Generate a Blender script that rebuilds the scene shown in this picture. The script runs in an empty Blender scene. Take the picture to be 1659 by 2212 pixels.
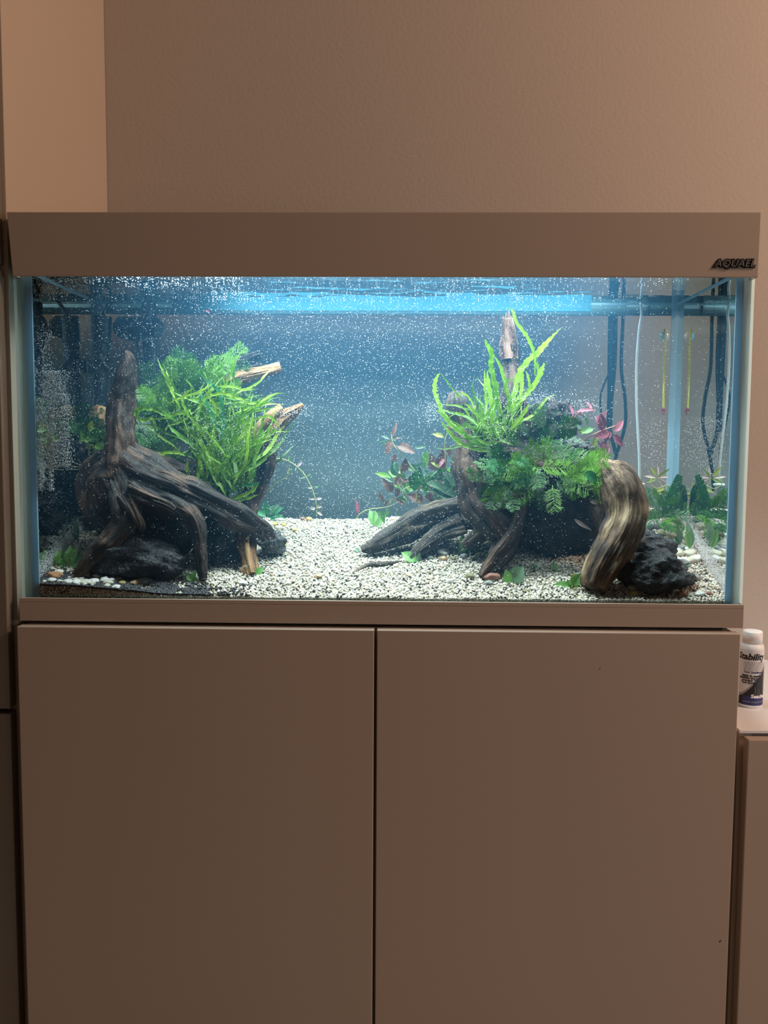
import bpy, math, random
import numpy as np
from mathutils import Vector, Matrix, Quaternion, noise

# ------------------------------------------------------------------ camera
W, H, F = 1659.0, 2212.0, 1890.0
TB = 0.80                                    # height of the tank bottom above the floor
CAM = Vector((0.03202, -1.20072, 0.22038 + TB))
YAW, PITCH, ROLL = -0.02154, 0.08074, 0.00582
fw = Vector((math.sin(YAW)*math.cos(PITCH), math.cos(YAW)*math.cos(PITCH), -math.sin(PITCH)))
rt0 = Vector((math.cos(YAW), -math.sin(YAW), 0)); up0 = rt0.cross(fw)
rt = math.cos(ROLL)*rt0 + math.sin(ROLL)*up0
up = -math.sin(ROLL)*rt0 + math.cos(ROLL)*up0
sc = bpy.context.scene
COL = sc.collection
cd = bpy.data.cameras.new('camera'); cam = bpy.data.objects.new('camera', cd); COL.objects.link(cam)
cd.sensor_fit = 'VERTICAL'; cd.sensor_height = 36.0; cd.lens = 36.0*F/H; cd.clip_start = 0.02
cam.matrix_world = Matrix(((rt.x, up.x, -fw.x, CAM.x), (rt.y, up.y, -fw.y, CAM.y), (rt.z, up.z, -fw.z, CAM.z), (0, 0, 0, 1)))
sc.camera = cam

def P(px, py, Y):
    "the point seen at a pixel on the plane at depth Y"
    d = fw + rt*((px-W/2)/F) - up*((py-H/2)/F)
    return CAM + d*((Y-CAM.y)/d.y)
def mpp(Y): return (Y-CAM.y)/F              # metres per pixel at depth Y

# ------------------------------------------------------------------ world, lights, exposure
vs = sc.view_settings
sc.display_settings.display_device = 'sRGB'
vs.view_transform = 'Standard'; vs.look = 'None'; vs.exposure = 0.0; vs.gamma = 1.0; vs.use_curve_mapping = False
cy = sc.cycles
cy.use_denoising = True
cy.transparent_max_bounces = 32; cy.max_bounces = 8; cy.glossy_bounces = 5; cy.diffuse_bounces = 3; cy.volume_bounces = 0
cy.caustics_reflective = False; cy.caustics_refractive = False
wd = bpy.data.worlds.new('room_ambience'); sc.world = wd; wd.use_nodes = True
wd.node_tree.nodes['Background'].inputs[0].default_value = (1.0, 0.70, 0.50, 1)
wd.node_tree.nodes['Background'].inputs[1].default_value = 0.085

def area(name, loc, target, sx, sy, power, col):
    l = bpy.data.lights.new(name, 'AREA'); l.shape = 'RECTANGLE'; l.size = sx; l.size_y = sy; l.energy = power; l.color = col
    o = bpy.data.objects.new(name, l); COL.objects.link(o); o.location = loc
    o.rotation_euler = (Vector(target)-Vector(loc)).to_track_quat('-Z', 'Y').to_euler()
    return o
# warm ceiling lamp of the room, up and to the right
area('ceiling_lamp_light', (1.9, -0.50, 2.2), (0.2, 0.4, 0.9), 0.4, 0.4, 31, (1.0, 0.66, 0.46))
# near-neutral fill added from the right to lift the lower doors and sideboard top
area('room_fill_light', (2.3, -1.35, 1.15), (0.4, 0.0, 0.6), 0.6, 0.6, 11, (0.97, 0.92, 0.93))
# the aquarium's own LED strips in the hood
LEDZ = TB + 0.516
area('led_strip_light', (0.01, 0.065, LEDZ), (0.01, 0.065, 0), 0.78, 0.06, 9.0, (0.84, 0.95, 1.0))
area('led_strip_light', (0.05, 0.22, LEDZ), (0.05, 0.22, 0), 0.62, 0.09, 7.6, (0.84, 0.95, 1.0))

# ------------------------------------------------------------------ materials
def newmat(name):
    m = bpy.data.materials.new(name); m.use_nodes = True
    nt = m.node_tree; b = nt.nodes['Principled BSDF']
    return m, nt, b
def plain(name, col, rough=0.5, metal=0.0, spec=0.5, bump=0, bscale=200, var=0.0, vscale=4, trans=0):
    m, nt, b = newmat(name)
    b.inputs['Base Color'].default_value = (*col, 1); b.inputs['Roughness'].default_value = rough
    b.inputs['Metallic'].default_value = metal; b.inputs['Specular IOR Level'].default_value = spec
    b.inputs['Transmission Weight'].default_value = trans
    tc = nt.nodes.new('ShaderNodeTexCoord')
    if bump:
        n = nt.nodes.new('ShaderNodeTexNoise'); n.inputs['Scale'].default_value = bscale; n.inputs['Detail'].default_value = 4
        nt.links.new(tc.outputs['Object'], n.inputs['Vector'])
        bp = nt.nodes.new('ShaderNodeBump'); bp.inputs['Strength'].default_value = bump; bp.inputs['Distance'].default_value = 0.002
        nt.links.new(n.outputs['Fac'], bp.inputs['Height']); nt.links.new(bp.outputs['Normal'], b.inputs['Normal'])
    if var:
        n = nt.nodes.new('ShaderNodeTexNoise'); n.inputs['Scale'].default_value = vscale
        nt.links.new(tc.outputs['Object'], n.inputs['Vector'])
        r = nt.nodes.new('ShaderNodeValToRGB')
        r.color_ramp.elements[0].position = 0.3; r.color_ramp.elements[1].position = 0.7
        r.color_ramp.elements[0].color = (*[c*(1-var) for c in col], 1); r.color_ramp.elements[1].color = (*[min(1, c*(1+var)) for c in col], 1)
        nt.links.new(n.outputs['Fac'], r.inputs['Fac']); nt.links.new(r.outputs['Color'], b.inputs['Base Color'])
    return m
def ramp(nt, stops):
    r = nt.nodes.new('ShaderNodeValToRGB'); e = r.color_ramp.elements
    while len(e) < len(stops): e.new(0.5)
    for k, (p, c) in enumerate(stops): e[k].position = p; e[k].color = (*c, 1)
    return r
def pane_mat(name, ior, tint, strength=1.0, both=False):
    "clear pane: sees straight through, mirrors by Fresnel (an ior below 1 = the water side, with total reflection)"
    m = bpy.data.materials.new(name); m.use_nodes = True; nt = m.node_tree; nt.nodes.clear()
    o = nt.nodes.new('ShaderNodeOutputMaterial'); mx = nt.nodes.new('ShaderNodeMixShader')
    t = nt.nodes.new('ShaderNodeBsdfTransparent'); t.inputs[0].default_value = (*tint, 1)
    g = nt.nodes.new('ShaderNodeBsdfGlossy'); g.inputs['Roughness'].default_value = 0.0; g.inputs['Color'].default_value = (0.86*tint[0], 0.9*tint[1], 0.9*tint[2], 1)
    f = nt.nodes.new('ShaderNodeFresnel'); f.inputs['IOR'].default_value = ior
    ml = nt.nodes.new('ShaderNodeMath'); ml.operation = 'MULTIPLY'; ml.inputs[1].default_value = strength
    if both:                                   # steep rays are held back from either side (total reflection works both ways)
        ge = nt.nodes.new('ShaderNodeNewGeometry'); ma = nt.nodes.new('ShaderNodeMath'); ma.operation = 'MULTIPLY_ADD'
        ma.inputs[1].default_value = 1/ior-ior; ma.inputs[2].default_value = ior
        nt.links.new(ge.outputs['Backfacing'], ma.inputs[0]); nt.links.new(ma.outputs[0], f.inputs['IOR'])
    nt.links.new(f.outputs[0], ml.inputs[0]); nt.links.new(ml.outputs[0], mx.inputs[0])
    nt.links.new(t.outputs[0], mx.inputs[1]); nt.links.new(g.outputs[0], mx.inputs[2]); nt.links.new(mx.outputs[0], o.inputs[0])
    return m
M = {}
M['wall'] = plain('wall_paint', (0.445, 0.385, 0.335), 0.9, bump=0.25, bscale=140, spec=0.2)
M['floor'] = plain('floor_board', (0.42, 0.34, 0.27), 0.5, var=0.2)
M['taupe'] = plain('taupe_laminate', (0.37, 0.295, 0.24), 0.42, spec=0.3)
M['beige'] = plain('beige_laminate', (0.50, 0.40, 0.31), 0.5, spec=0.3)
M['dark'] = plain('dark_gap', (0.012, 0.011, 0.012), 0.7)
M['whitetop'] = plain('white_top', (0.80, 0.80, 0.82), 0.25)
M['whiteplastic'] = plain('white_plastic', (0.85, 0.85, 0.86), 0.35)
M['ink'] = plain('black_ink', (0.01, 0.01, 0.012), 0.4)
M['greyink'] = plain('grey_ink', (0.30, 0.30, 0.32), 0.5)
M['navy'] = plain('navy_print', (0.02, 0.025, 0.14), 0.4)
M['labelwhite'] = plain('label_paper', (0.72, 0.70, 0.71), 0.4)
M['badge'] = plain('black_badge', (0.01, 0.009, 0.009), 0.35)
M['silver'] = plain('silver_letter', (0.45, 0.43, 0.42), 0.3, metal=0.8)
M['glass_front'] = pane_mat('front_glass', 1.12, (0.985, 0.995, 0.995), 0.5)
M['glass_out'] = pane_mat('outer_glass', 1.12, (0.95, 0.975, 0.98), 0.5)
M['glass_wet_back'] = pane_mat('wet_back_glass', 0.75, (0.80, 0.94, 0.97), 0.78, both=True)
M['glass_wet2'] = pane_mat('wet_front_back_glass', 0.75, (0.985, 0.995, 0.995))
M['glass_wet'] = pane_mat('wet_side_glass', 0.75, (0.96, 0.98, 0.98))
M['water_top'] = pane_mat('water_surface_film', 0.75, (0.98, 1.0, 1.0))
M['edge'] = plain('polished_glass_edge', (0.32, 0.62, 0.80), 0.15)
M['edge2'] = plain('pale_glass_edge', (0.60, 0.80, 0.80), 0.2)
def translucent(name, col, mixf=0.6):
    m, nt, b = newmat(name); b.inputs['Base Color'].default_value = (*col, 1); b.inputs['Roughness'].default_value = 0.25
    t = nt.nodes.new('ShaderNodeBsdfTranslucent'); t.inputs['Color'].default_value = (*col, 1)
    mx = nt.nodes.new('ShaderNodeMixShader'); mx.inputs[0].default_value = mixf
    nt.links.new(b.outputs[0], mx.inputs[1]); nt.links.new(t.outputs[0], mx.inputs[2]); nt.links.new(mx.outputs[0], nt.nodes['Material Output'].inputs[0])
    return m
M['silicone'] = translucent('blue_silicone', (0.55, 0.80, 0.95), 0.5)
M['edge'] = translucent('polished_glass_edge', (0.72, 0.92, 0.93))
M['door_shaded'] = plain('shaded_beige_front', (0.16, 0.13, 0.10), 0.5)  # beige door fronts, with the shade on them put into the colour
M['black'] = plain('black_plastic', (0.012, 0.014, 0.017), 0.35)
M['rubber'] = plain('black_cable', (0.018, 0.02, 0.025), 0.4)
M['hose'] = plain('clear_hose', (0.75, 0.85, 0.88), 0.12, trans=0.55)
M['therm'] = plain('yellow_glass_tube', (0.34, 0.34, 0.02), 0.3)
M['red'] = plain('red_bulb', (0.20, 0.02, 0.02), 0.3)
M['cyan'] = plain('cyan_acrylic', (0.05, 0.20, 0.27), 0.12, trans=0.3)
M['sticker'] = plain('grey_sticker', (0.16, 0.20, 0.21), 0.6)
M['stickerline'] = plain('pale_print', (0.42, 0.48, 0.48), 0.6)
M['skirt'] = plain('hood_skirt', (0.07, 0.10, 0.10), 0.4)
M['ceramic'] = plain('white_ceramic', (0.7, 0.9, 0.85), 0.5)
M['soil'] = plain('gravel_bed', (0.40, 0.38, 0.32), 0.9, bump=1.0, bscale=400, var=0.35, vscale=260)
M['bubble'] = plain('tiny_bubble', (0.95, 0.97, 1.0), 0.25)

def island_mat(name, stops, rough=0.75):
    m, nt, b = newmat(name); b.inputs['Roughness'].default_value = rough
    g = nt.nodes.new('ShaderNodeNewGeometry'); r = ramp(nt, stops)
    nt.links.new(g.outputs['Random Per Island'], r.inputs['Fac']); nt.links.new(r.outputs['Color'], b.inputs['Base Color'])
    r.color_ramp.interpolation = 'CONSTANT'
    return m
M['grain'] = island_mat('cream_gravel', [(0, (0.80, 0.74, 0.63)), (0.22, (0.92, 0.88, 0.80)), (0.46, (0.62, 0.55, 0.43)), (0.62, (0.95, 0.93, 0.87)), (0.76, (0.36, 0.31, 0.24)), (0.88, (0.72, 0.59, 0.38)), (0.945, (0.05, 0.05, 0.05))])
M['blackgrain'] = island_mat('black_gravel', [(0, (0.012, 0.013, 0.017)), (0.5, (0.03, 0.032, 0.04)), (0.9, (0.06, 0.062, 0.07))], 0.5)

def wood_mat(name, dark, mid, light, lightpos=0.62):
    m, nt, b = newmat(name); b.inputs['Roughness'].default_value = 0.62
    a = nt.nodes.new('ShaderNodeAttribute'); a.attribute_name = 'grain'
    n1 = nt.nodes.new('ShaderNodeTexNoise'); n1.inputs['Scale'].default_value = 90; n1.inputs['Detail'].default_value = 6; n1.inputs['Roughness'].default_value = 0.65
    nt.links.new(a.outputs['Vector'], n1.inputs['Vector'])
    n2 = nt.nodes.new('ShaderNodeTexNoise'); n2.inputs['Scale'].default_value = 22; n2.inputs['Detail'].default_value = 3
    tc = nt.nodes.new('ShaderNodeTexCoord'); nt.links.new(tc.outputs['Object'], n2.inputs['Vector'])
    ad = nt.nodes.new('ShaderNodeMath'); ad.operation = 'MULTIPLY_ADD'; ad.inputs[1].default_value = 0.45
    nt.links.new(n2.outputs['Fac'], ad.inputs[0]); 
    ms = nt.nodes.new('ShaderNodeMath'); ms.operation = 'MULTIPLY'; ms.inputs[1].default_value = 0.6
    nt.links.new(n1.outputs['Fac'], ms.inputs[0]); nt.links.new(ms.outputs[0], ad.inputs[2])
    r = ramp(nt, [(0.42, dark), (0.51, mid), (lightpos, light)])
    nt.links.new(ad.outputs[0], r.inputs['Fac']); nt.links.new(r.outputs['Color'], b.inputs['Base Color'])
    bp = nt.nodes.new('ShaderNodeBump'); bp.inputs['Strength'].default_value = 1.0; bp.inputs['Distance'].default_value = 0.008
    nt.links.new(n1.outputs['Fac'], bp.inputs['Height']); nt.links.new(bp.outputs['Normal'], b.inputs['Normal'])
    return m
M['wood_dark'] = wood_mat('dark_driftwood', (0.004, 0.0025, 0.002), (0.016, 0.009, 0.006), (0.17, 0.09, 0.052), 0.68)
M['wood_tan'] = wood_mat('tan_driftwood', (0.015, 0.009, 0.006), (0.15, 0.09, 0.048), (0.52, 0.38, 0.23), 0.62)
M['wood_grey'] = wood_mat('grey_driftwood', (0.012, 0.010, 0.008), (0.06, 0.044, 0.03), (0.26, 0.19, 0.12), 0.68)
M['wood_orange'] = wood_mat('orange_driftwood', (0.05, 0.022, 0.01), (0.30, 0.145, 0.05), (0.62, 0.40, 0.18), 0.60)
M['wood_pink'] = wood_mat('split_pink_wood', (0.07, 0.035, 0.025), (0.26, 0.15, 0.11), (0.50, 0.34, 0.27), 0.66)

def rock_mat(name, a, b_, rough=0.8, scale=60):
    m, nt, b = newmat(name); b.inputs['Roughness'].default_value = rough
    tc = nt.nodes.new('ShaderNodeTexCoord')
    n = nt.nodes.new('ShaderNodeTexNoise'); n.inputs['Scale'].default_value = scale; n.inputs['Detail'].default_value = 8; n.inputs['Roughness'].default_value = 0.7
    nt.links.new(tc.outputs['Object'], n.inputs['Vector'])
    r = ramp(nt, [(0.42, a), (0.66, b_)]); nt.links.new(n.outputs['Fac'], r.inputs['Fac']); nt.links.new(r.outputs['Color'], b.inputs['Base Color'])
    n2 = nt.nodes.new('ShaderNodeTexNoise'); n2.inputs['Scale'].default_value = scale*4; n2.inputs['Detail'].default_value = 4
    nt.links.new(tc.outputs['Object'], n2.inputs['Vector'])
    bp = nt.nodes.new('ShaderNodeBump'); bp.inputs['Strength'].default_value = 1.0; bp.inputs['Distance'].default_value = 0.004
    nt.links.new(n2.outputs['Fac'], bp.inputs['Height']); nt.links.new(bp.outputs['Normal'], b.inputs['Normal'])
    return m
M['lava'] = rock_mat('black_lava_rock', (0.005, 0.006, 0.008), (0.040, 0.048, 0.058), 0.55)
M['lava_brown'] = rock_mat('dark_brown_lava_rock', (0.006, 0.005, 0.006), (0.055, 0.045, 0.043), 0.8)
M['rock_grey'] = rock_mat('grey_rock', (0.04, 0.045, 0.045), (0.17, 0.18, 0.18), 0.8)
for k, c in dict(p_white=(0.80, 0.80, 0.76), p_cream=(0.62, 0.58, 0.46), p_grey=(0.28, 0.29, 0.27), p_orange=(0.50, 0.24, 0.11), p_tan=(0.55, 0.38, 0.22), p_yellow=(0.55, 0.43, 0.13), p_brick=(0.36, 0.17, 0.12), p_olive=(0.22, 0.21, 0.10)).items():
    M[k] = plain(k.replace('p_', '')+'_pebble', c, 0.6, var=0.25, vscale=120, bump=0.3, bscale=300)

def leaf_mat(name, c1, c2, trans=0.35, scale=60):
    m, nt, b = newmat(name); b.inputs['Roughness'].default_value = 0.45
    tc = nt.nodes.new('ShaderNodeTexCoord'); oi = nt.nodes.new('ShaderNodeObjectInfo')
    n = nt.nodes.new('ShaderNodeTexNoise'); n.inputs['Scale'].default_value = scale
    nt.links.new(tc.outputs['Object'], n.inputs['Vector'])
    ad = nt.nodes.new('ShaderNodeMath'); ad.operation = 'MULTIPLY_ADD'; ad.inputs[1].default_value = 0.55
    nt.links.new(oi.outputs['Random'], ad.inputs[0]); 
    ms = nt.nodes.new('ShaderNodeMath'); ms.operation = 'MULTIPLY'; ms.inputs[1].default_value = 0.45; nt.links.new(n.outputs['Fac'], ms.inputs[0])
    nt.links.new(ms.outputs[0], ad.inputs[2])
    r = ramp(nt, [(0.1, c1), (0.85, c2)]); nt.links.new(ad.outputs[0], r.inputs['Fac'])
    nt.links.new(r.outputs['Color'], b.inputs['Base Color'])
    tr = nt.nodes.new('ShaderNodeBsdfTranslucent'); nt.links.new(r.outputs['Color'], tr.inputs['Color'])
    mx = nt.nodes.new('ShaderNodeMixShader'); mx.inputs[0].default_value = trans
    o = nt.nodes['Material Output']
    nt.links.new(b.outputs[0], mx.inputs[1]); nt.links.new(tr.outputs[0], mx.inputs[2]); nt.links.new(mx.outputs[0], o.inputs[0])
    return m
M['strap'] = leaf_mat('bright_strap_leaf', (0.07, 0.24, 0.01), (0.36, 0.62, 0.05), 0.4)
M['fern'] = leaf_mat('mid_green_fern', (0.012, 0.07, 0.006), (0.24, 0.55, 0.05))
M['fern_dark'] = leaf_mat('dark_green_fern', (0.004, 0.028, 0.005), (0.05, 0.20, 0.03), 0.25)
M['fern_aqua'] = leaf_mat('blue_green_fern', (0.03, 0.20, 0.07), (0.10, 0.42, 0.17))
M['broad'] = leaf_mat('fresh_green_leaf', (0.12, 0.36, 0.08), (0.34, 0.62, 0.20))
M['sage'] = leaf_mat('sage_green_leaf', (0.06, 0.16, 0.08), (0.20, 0.34, 0.20))
M['yellowleaf'] = leaf_mat('yellow_green_leaf', (0.22, 0.30, 0.03), (0.45, 0.50, 0.06))
M['brownleaf'] = leaf_mat('red_brown_leaf', (0.13, 0.06, 0.04), (0.32, 0.17, 0.12))
M['pinkleaf'] = leaf_mat('pink_leaf', (0.28, 0.05, 0.09), (0.62, 0.24, 0.31))
M['paleleaf'] = leaf_mat('pale_pink_leaf', (0.60, 0.45, 0.42), (0.85, 0.72, 0.66))
M['redleaf'] = leaf_mat('dark_red_leaf', (0.10, 0.015, 0.03), (0.28, 0.06, 0.09))
M['stem'] = plain('pale_green_stem', (0.42, 0.45, 0.16), 0.5)
M['stem_red'] = plain('reddish_stem', (0.38, 0.18, 0.10), 0.5)
M['rootlet'] = plain('pale_rootlet', (0.40, 0.42, 0.20), 0.6)

# ------------------------------------------------------------------ object helpers
def tag(o, label=None, cat=None, group=None, kind=None):
    if label: o['label'] = label
    if cat: o['category'] = cat
    if group: o['group'] = group
    if kind: o['kind'] = kind
    return o
def empty(name, loc, label=None, cat=None, group=None):
    o = bpy.data.objects.new(name, None); COL.objects.link(o); o.location = loc; o.empty_display_size = 0.02
    return tag(o, label, cat, group)
def wloc(o):
    v = Vector((0, 0, 0))
    while o: v = v + Vector(o.location); o = o.parent
    return v
def obj(name, verts, faces, mat, parent=None, smooth=False, origin=None, grain=None, bevel=0):
    "one mesh object from world-space vertices"
    off = wloc(parent) if parent else Vector((0, 0, 0))
    org = Vector(origin) if origin is not None else off
    va = np.asarray([tuple(v) for v in verts], dtype=float) - np.array(org)
    me = bpy.data.meshes.new(name); me.from_pydata(va.tolist(), [], faces)
    if smooth: me.shade_smooth()
    if grain is not None:
        at = me.attributes.new('grain', 'FLOAT_VECTOR', 'POINT'); at.data.foreach_set('vector', np.asarray(grain, dtype=np.float32).ravel())
    me.materials.append(mat); me.update()
    o = bpy.data.objects.new(name, me); COL.objects.link(o)
    if parent: o.parent = parent
    o.location = org - off
    if bevel:
        b = o.modifiers.new('bevel', 'BEVEL'); b.width = bevel; b.segments = 2; b.limit_method = 'ANGLE'
    return o
def inst(name, me, parent, mw):
    o = bpy.data.objects.new(name, me); COL.objects.link(o)
    if parent:
        o.parent = parent; mw = Matrix.Translation(-wloc(parent)) @ mw
    o.matrix_basis = mw
    return o
def boxvf(x0, x1, y0, y1, z0, z1):
    v = [(x0, y0, z0), (x1, y0, z0), (x1, y1, z0), (x0, y1, z0), (x0, y0, z1), (x1, y0, z1), (x1, y1, z1), (x0, y1, z1)]
    return v, [(0, 3, 2, 1), (4, 5, 6, 7), (0, 1, 5, 4), (1, 2, 6, 5), (2, 3, 7, 6), (3, 0, 4, 7)]
def box(name, x0, x1, y0, y1, z0, z1, mat, parent=None, bevel=0.0008):
    v, f = boxvf(x0, x1, y0, y1, z0, z1)
    return obj(name, v, f, mat, parent, bevel=bevel, origin=None if parent else ((x0+x1)/2, (y0+y1)/2, z0))
def catmull(pts, n):
    "resample a list of tuples smoothly, n samples per span"
    a = [np.array(p, dtype=float) for p in pts]
    a = [2*a[0]-a[1]] + a + [2*a[-1]-a[-2]]
    out = []
    for i in range(1, len(a)-2):
        for k in range(n):
            t = k/n
            out.append(0.5*((2*a[i]) + (a[i+1]-a[i-1])*t + (2*a[i-1]-5*a[i]+4*a[i+1]-a[i+2])*t*t + (3*a[i]-a[i-1]-3*a[i+1]+a[i+2])*t**3))
    out.append(a[-2]); return out
def sweep(pts, seg=8, ridge=0.0, seed=0, lump=0.0, flat=1.0, caps=True, blunt=False):
    "a tube through (x,y,z,r) points -> verts, faces, grain coordinates"
    ps = [Vector(p[:3]) for p in pts]; rs = [max(1e-5, float(p[3])) for p in pts]
    V, Fc, G = [], [], []
    t0 = (ps[1]-ps[0]).normalized()
    nrm = Vector((0, -1, 0)); nrm = (nrm - t0*nrm.dot(t0))
    if nrm.length < 0.1: nrm = Vector((1, 0, 0)); nrm = nrm - t0*nrm.dot(t0)
    nrm.normalize(); s = 0.0
    rnd = random.Random(seed); ph = [rnd.uniform(0, 6.28) for _ in range(4)]; ks = [rnd.choice((3, 4)), rnd.choice((5, 6)), rnd.choice((8, 9)), 13]
    n = len(ps)
    for i in range(n):
        t = (ps[min(i+1, n-1)]-ps[max(i-1, 0)]).normalized()
        nrm = (nrm - t*nrm.dot(t)).normalized(); bn = t.cross(nrm)
        if i: s += (ps[i]-ps[i-1]).length
        for k in range(seg):
            th = 2*math.pi*k/seg; f = 1.0
            if ridge:
                c_, s_ = math.cos(th), math.sin(th)
                f += ridge*(0.45*math.sin(ks[0]*th+ph[0]+s*14) + 0.3*math.sin(ks[1]*th+ph[1]-s*22))
                if seg > 20:
                    f += ridge*1.1*noise.noise(Vector((c_*2.2+seed, s_*2.2, s*28)))
                    f += ridge*1.1*(0.35-abs(noise.noise(Vector((c_*5+seed, s_*5, s*11+3)))))
                    f += ridge*0.75*(0.3-abs(noise.noise(Vector((c_*11+seed, s_*11, s*16+7)))))
                    f += ridge*0.35*noise.noise(Vector((c_*24, s_*24+seed, s*40)))
                else: f += ridge*0.8*noise.noise(Vector((c_*2+seed, s_*2, s*25)))
            if lump: f += lump*noise.noise(Vector((math.cos(th)*0.8+seed*3.1, math.sin(th)*0.8, s*18+seed))) + 0.35*lump*noise.noise(Vector((math.cos(th)*2+seed, math.sin(th)*2, s*70)))
            r = rs[i]*f
            V.append(ps[i] + nrm*(math.cos(th)*r*flat) + bn*(math.sin(th)*r))
            G.append((math.cos(th)*rs[i]+seed*1.3, math.sin(th)*rs[i], s*0.10))
    for i in range(n-1):
        for k in range(seg):
            a = i*seg+k; b = i*seg+(k+1) % seg
            Fc.append((a, b, b+seg, a+seg))
    if caps:
        for i, e in ((0, -1), (n-1, 1)):
            c = len(V); t = (ps[min(i+1, n-1)]-ps[max(i-1, 0)]).normalized()
            V.append(ps[i]+t*e*rs[i]*(0.15 if blunt else 0.5)); G.append((seed*1.3, 0, s if i else 0))
            for k in range(seg):
                a = i*seg+k; b = i*seg+(k+1) % seg
                Fc.append((a, c, b) if i else (a, b, c)) if e > 0 else Fc.append((b, a, c))
    return V, Fc, G
class Wood:
    def __init__(s): s.V, s.F, s.G = [], [], []
    def limb(s, Y, pts, seed, ridge=0.16, seg=72, n=14, flat=0.9, lump=0.3, blunt=False):
        "pts: (px, py, r_px[, dY]) at depth Y"
        L = []
        for p in pts:
            y = Y + (p[3] if len(p) > 3 else 0); q = P(p[0], p[1], y); L.append((q.x, q.y, q.z, p[2]*mpp(y)))
        V, Fc, G = sweep(catmull(L, n), seg, ridge, seed, lump, flat, True, blunt)
        b = len(s.V); s.V += V; s.G += G; s.F += [tuple(i+b for i in f) for f in Fc]
    def build(s, name, mat, parent=None, origin=None):
        if parent is None and origin is None:
            lo = min(s.V, key=lambda v: v.z); origin = lo
        return obj(name, s.V, s.F, mat, parent, True, origin, s.G)
def tube(name, pts, mat, parent=None, seg=8, n=6, origin=None):
    V, Fc, G = sweep(catmull(pts, n), seg)
    return obj(name, V, Fc, mat, parent, True, origin)
def pix(pts, Y, r):
    "pixel polyline -> (x,y,z,r) at depth Y (+ optional third value)"
    L = []
    for p in pts:
        q = P(p[0], p[1], Y + (p[2] if len(p) > 2 else 0)); L.append((q.x, q.y, q.z, r))
    return L
def lathe(name, prof, c, mat, parent=None, seg=32, axis='Z'):
    V, Fc = [], []
    for (r, h) in prof:
        for k in range(seg):
            a = 2*math.pi*k/seg; u, w = r*math.cos(a), r*math.sin(a)
            V.append((c[0]+u, c[1]+w, c[2]+h) if axis == 'Z' else ((c[0]+u, c[1]+h, c[2]+w) if axis == 'Y' else (c[0]+h, c[1]+u, c[2]+w)))
    n = len(prof)
    for i in range(n-1):
        for k in range(seg): a = i*seg+k; b = i*seg+(k+1) % seg; Fc.append((a, b, b+seg, a+seg))
    Fc.append(tuple(range(seg))[::-1]); Fc.append(tuple(range((n-1)*seg, n*seg)))
    return obj(name, V, Fc, mat, parent, True)

# ------------------------------------------------------------------ room
WALLY = 0.43
zc = lambda px, py, Y: P(px, py, Y).z
xc = lambda px, py, Y: P(px, py, Y).x
tag(box('floor', -2.2, 2.2, -3.2, WALLY+0.1, -0.05, 0, M['floor'], bevel=0), kind='structure')
tag(box('wall_back', -2.2, 2.2, WALLY, WALLY+0.1, 0, 2.9, M['wall'], bevel=0), kind='structure')
tag(box('ceiling', -2.2, 2.2, -3.2, WALLY+0.1, 2.9, 2.95, M['wall'], bevel=0), kind='structure')

# tall cabinet beside the tank: its long side panel runs back to the wall
SX = xc(228, 230, WALLY-0.002)
tall = empty('tall_cabinet', (SX-0.2, 0.2, 0), 'tall beige cabinet reaching past the tank on its left, door seams in front', 'cabinet')
yf = 0.0
zd1, zd2 = zc(10, 577, yf), zc(10, 1531, yf)
box('side_panel', SX-0.018, SX, yf+0.012, WALLY-0.001, 0.0, 2.6, M['beige'], tall)
box('carcass', SX-0.42, SX-0.019, yf+0.03, WALLY-0.001, 0.0, 2.6, M['beige'], tall)
for a, b in ((0.05, zd2-0.0035), (zd2+0.0035, zd1-0.0035), (zd1+0.0035, 2.6)):
    box('door', SX-0.42, SX-0.004, yf-0.012, yf+0.008, a, b, M['door_shaded'], tall, bevel=0.0015)

# ------------------------------------------------------------------ cabinet under the tank
cab = empty('aquarium_cabinet', (0, 0.2, 0), 'low taupe cabinet with two plain doors under the aquarium', 'cabinet')
yd = -0.022
ztop = zc(817, 1361.5, yd); zb0 = zc(820, 1349, -0.006)
xl, xr = xc(36, 1356, yd), xc(1600, 1370, yd)
xm0, xm1 = xc(807.5, 1500, yd), xc(813.5, 1500, yd)
box('body', xl+0.004, xr-0.004, yd+0.020, 0.33, 0.0, ztop-0.0005, M['taupe'], cab)
box('recess', xl+0.012, xr-0.012, 0.012, 0.31, ztop-0.0004, zb0-0.0005, M['dark'], cab, bevel=0)
for k, (a, b) in enumerate(((xl, xm0), (xm1, xr))):
    d = box('door', a, b, yd, yd+0.018, 0.06, ztop, M['taupe'], cab, bevel=0.0012)
    if k:
        for (px, py, r) in ((1296, 1444, 0.0008), (1555, 2034, 0.0011), (1557, 2032, 0.0008)):
            q = P(px, py, yd); lathe('chip', [(r, -0.0002), (r, 0.0)], (q.x, q.y, q.z), M['dark'], d, 8, 'Y')

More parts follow.
